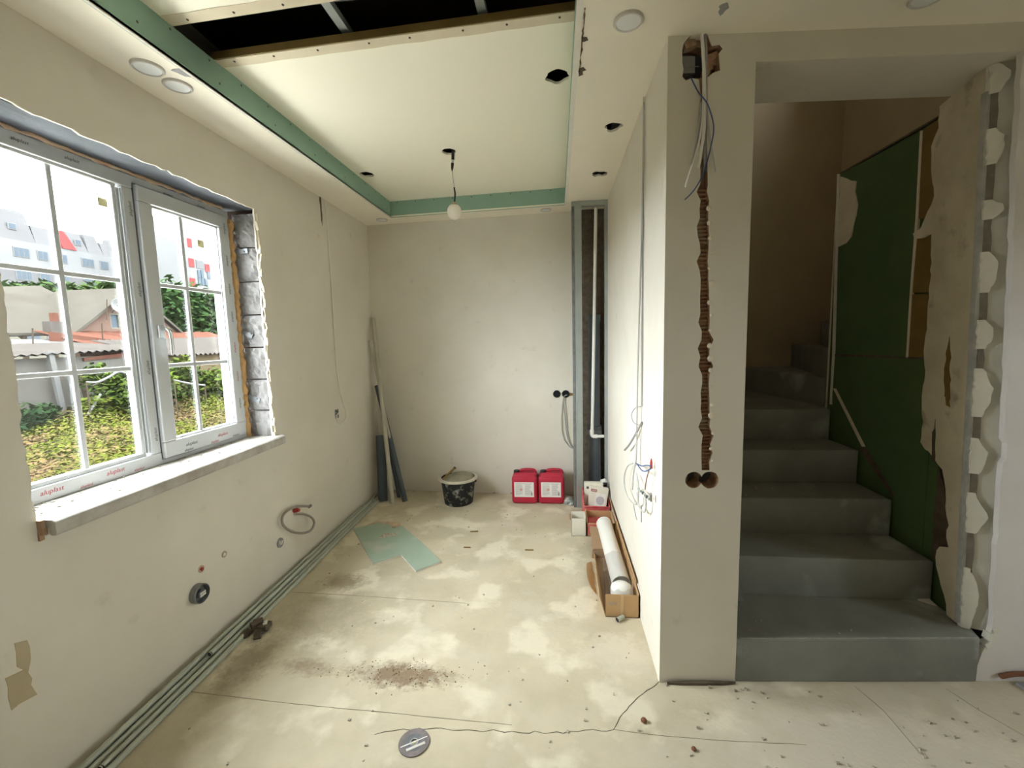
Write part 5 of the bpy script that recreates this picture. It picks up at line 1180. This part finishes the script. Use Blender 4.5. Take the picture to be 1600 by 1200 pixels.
# ---- apartment block (parallel to the wall, far away)
AXF = -94.5
ab = thing('apartment_block', (AXF, 85, GZ), 'long grey and white apartment block with red gable panels', 'building')
def seg(y0, y1, z0, z1, mt, nm='facade_band', dx=0.0): return MB().box(AXF-8, AXF+dx, y0, y1, z0, z1).build(nm, mt, ab)
Y0, Y1 = 55, 120
seg(Y0, Y1, GZ, 8.6, M['panel_cream']); seg(Y0, Y1, 8.6, 12.6, M['panel_cream'], dx=.05); seg(Y0, Y1, 12.6, 16.4, M['panel_grey'], dx=.1); seg(Y0, Y1, 16.4, 20.6, M['panel_white'], dx=.2)
yy = Y0; k = 0; rr2 = random.Random(17)
prof = [(55, 62, 21.8), (62, 66, 23.2), (66, 72, 26.0), (72, 76, 24.0), (76, 81, 24.3), (81, 84, 24.5), (84, 90, 23.4), (90, 95, 25.5), (95, 100, 24.3), (100, 106, 25.6), (106, 112, 24.0), (112, 120, 24.8)]
for (a, c, zt) in prof:
    n_ = a+.9*(c-a); MB().hexa([(AXF-8, a, 20.6), (AXF+.1, a, 20.6), (AXF+.1, c, 20.6), (AXF-8, c, 20.6), (AXF-7, a+.4, zt), (AXF-1.2, a+.4, zt), (AXF-1.2, c-.4, zt), (AXF-7, c-.4, zt)]).build('mansard', M['panel_grey'], ab)
MB().hexa([(AXF+.1, 76.2, 20.6), (AXF+.4, 76.2, 20.6), (AXF+.4, 78.6, 20.6), (AXF+.1, 78.6, 20.6), (AXF-1.1, 76.0, 24.2), (AXF-.8, 76.0, 24.2), (AXF-.8, 77.6, 24.2), (AXF-1.1, 77.6, 24.2)]).build('red_panel', M['panel_red'], ab)
def awin(y, z, w=1.5, h=1.5, dx=.2, n=2):
    f = MB().box(AXF+dx-.05, AXF+dx+.12, y-w/2, y+w/2, z-h/2, z+h/2).build('window', M['panel_white'], ab)
    for i in range(n):
        a = y-w/2+.12+i*(w-.12)/n; MB().box(AXF+dx+.05, AXF+dx+.16, a, a+(w-.12)/n-.12, z-h/2+.12, z+h/2-.12).build('pane', M['pane_far'], f)
for z, dx in ((18.6, .2), (14.6, .1), (10.8, .05), (7.0, 0), (3.2, 0)):
    y = 58.5; i = 0
    while y < 117:
        awin(y, z, 1.7 if i % 3 else 2.4, 1.7, dx, 2 if i % 3 else 3); y += (3.2, 3.2, 4.6)[i % 3]; i += 1
for y, z in ((69, 23.0), (87, 22.0), (79.5, 22.4), (92.5, 23.0), (103, 22.8)): awin(y, z, 1.2, 1.1, -.3, 1)
for y in (75, 82, 98): 
    bl = MB().box(AXF, AXF+1.2, y-1.8, y+1.8, 3.2, 12.4).build('balcony_stack', M['panel_cream'], ab)
    for z in (5.2, 8.6, 11.4):
        MB().box(AXF+1.2, AXF+1.28, y-1.6, y+1.6, z-.7, z+.6).build('balcony_glazing', M['pane_far'], bl)
tw_ = thing('striped_tower', (-78, 90, GZ), 'white stair tower with red squares beside the apartment block', 'building')
t0, t1 = onx(293, 372, -78), onx(345, 372, -78)
MB().box(-86, -78, t0.y, t1.y, GZ, t0.z+5).build('tower_wall', M['panel_white'], tw_)
for (u0, v0, u1, v1, mt) in ((293, 372, 300, 387, 'panel_red'), (295, 403, 304, 418, 'panel_red'), (297, 434, 306, 449, 'panel_red'), (320, 412, 328, 426, 'panel_red'), (306, 406, 319, 421, 'panel_grey')):
    a, c = onx(u0, v0, -77.9), onx(u1, v1, -77.9); MB().box(-78.1, -77.85, a.y, c.y, c.z, a.z).build('colour_panel', M[mt], tw_)
for (u, v) in ((311, 428), (316, 428), (326, 430), (312, 440), (317, 440), (322, 441)):
    a = onx(u, v, -77.9); f = MB().box(-78.1, -77.8, a.y-.35, a.y+.35, a.z-.8, a.z+.8).build('window', M['pane_far'], tw_)
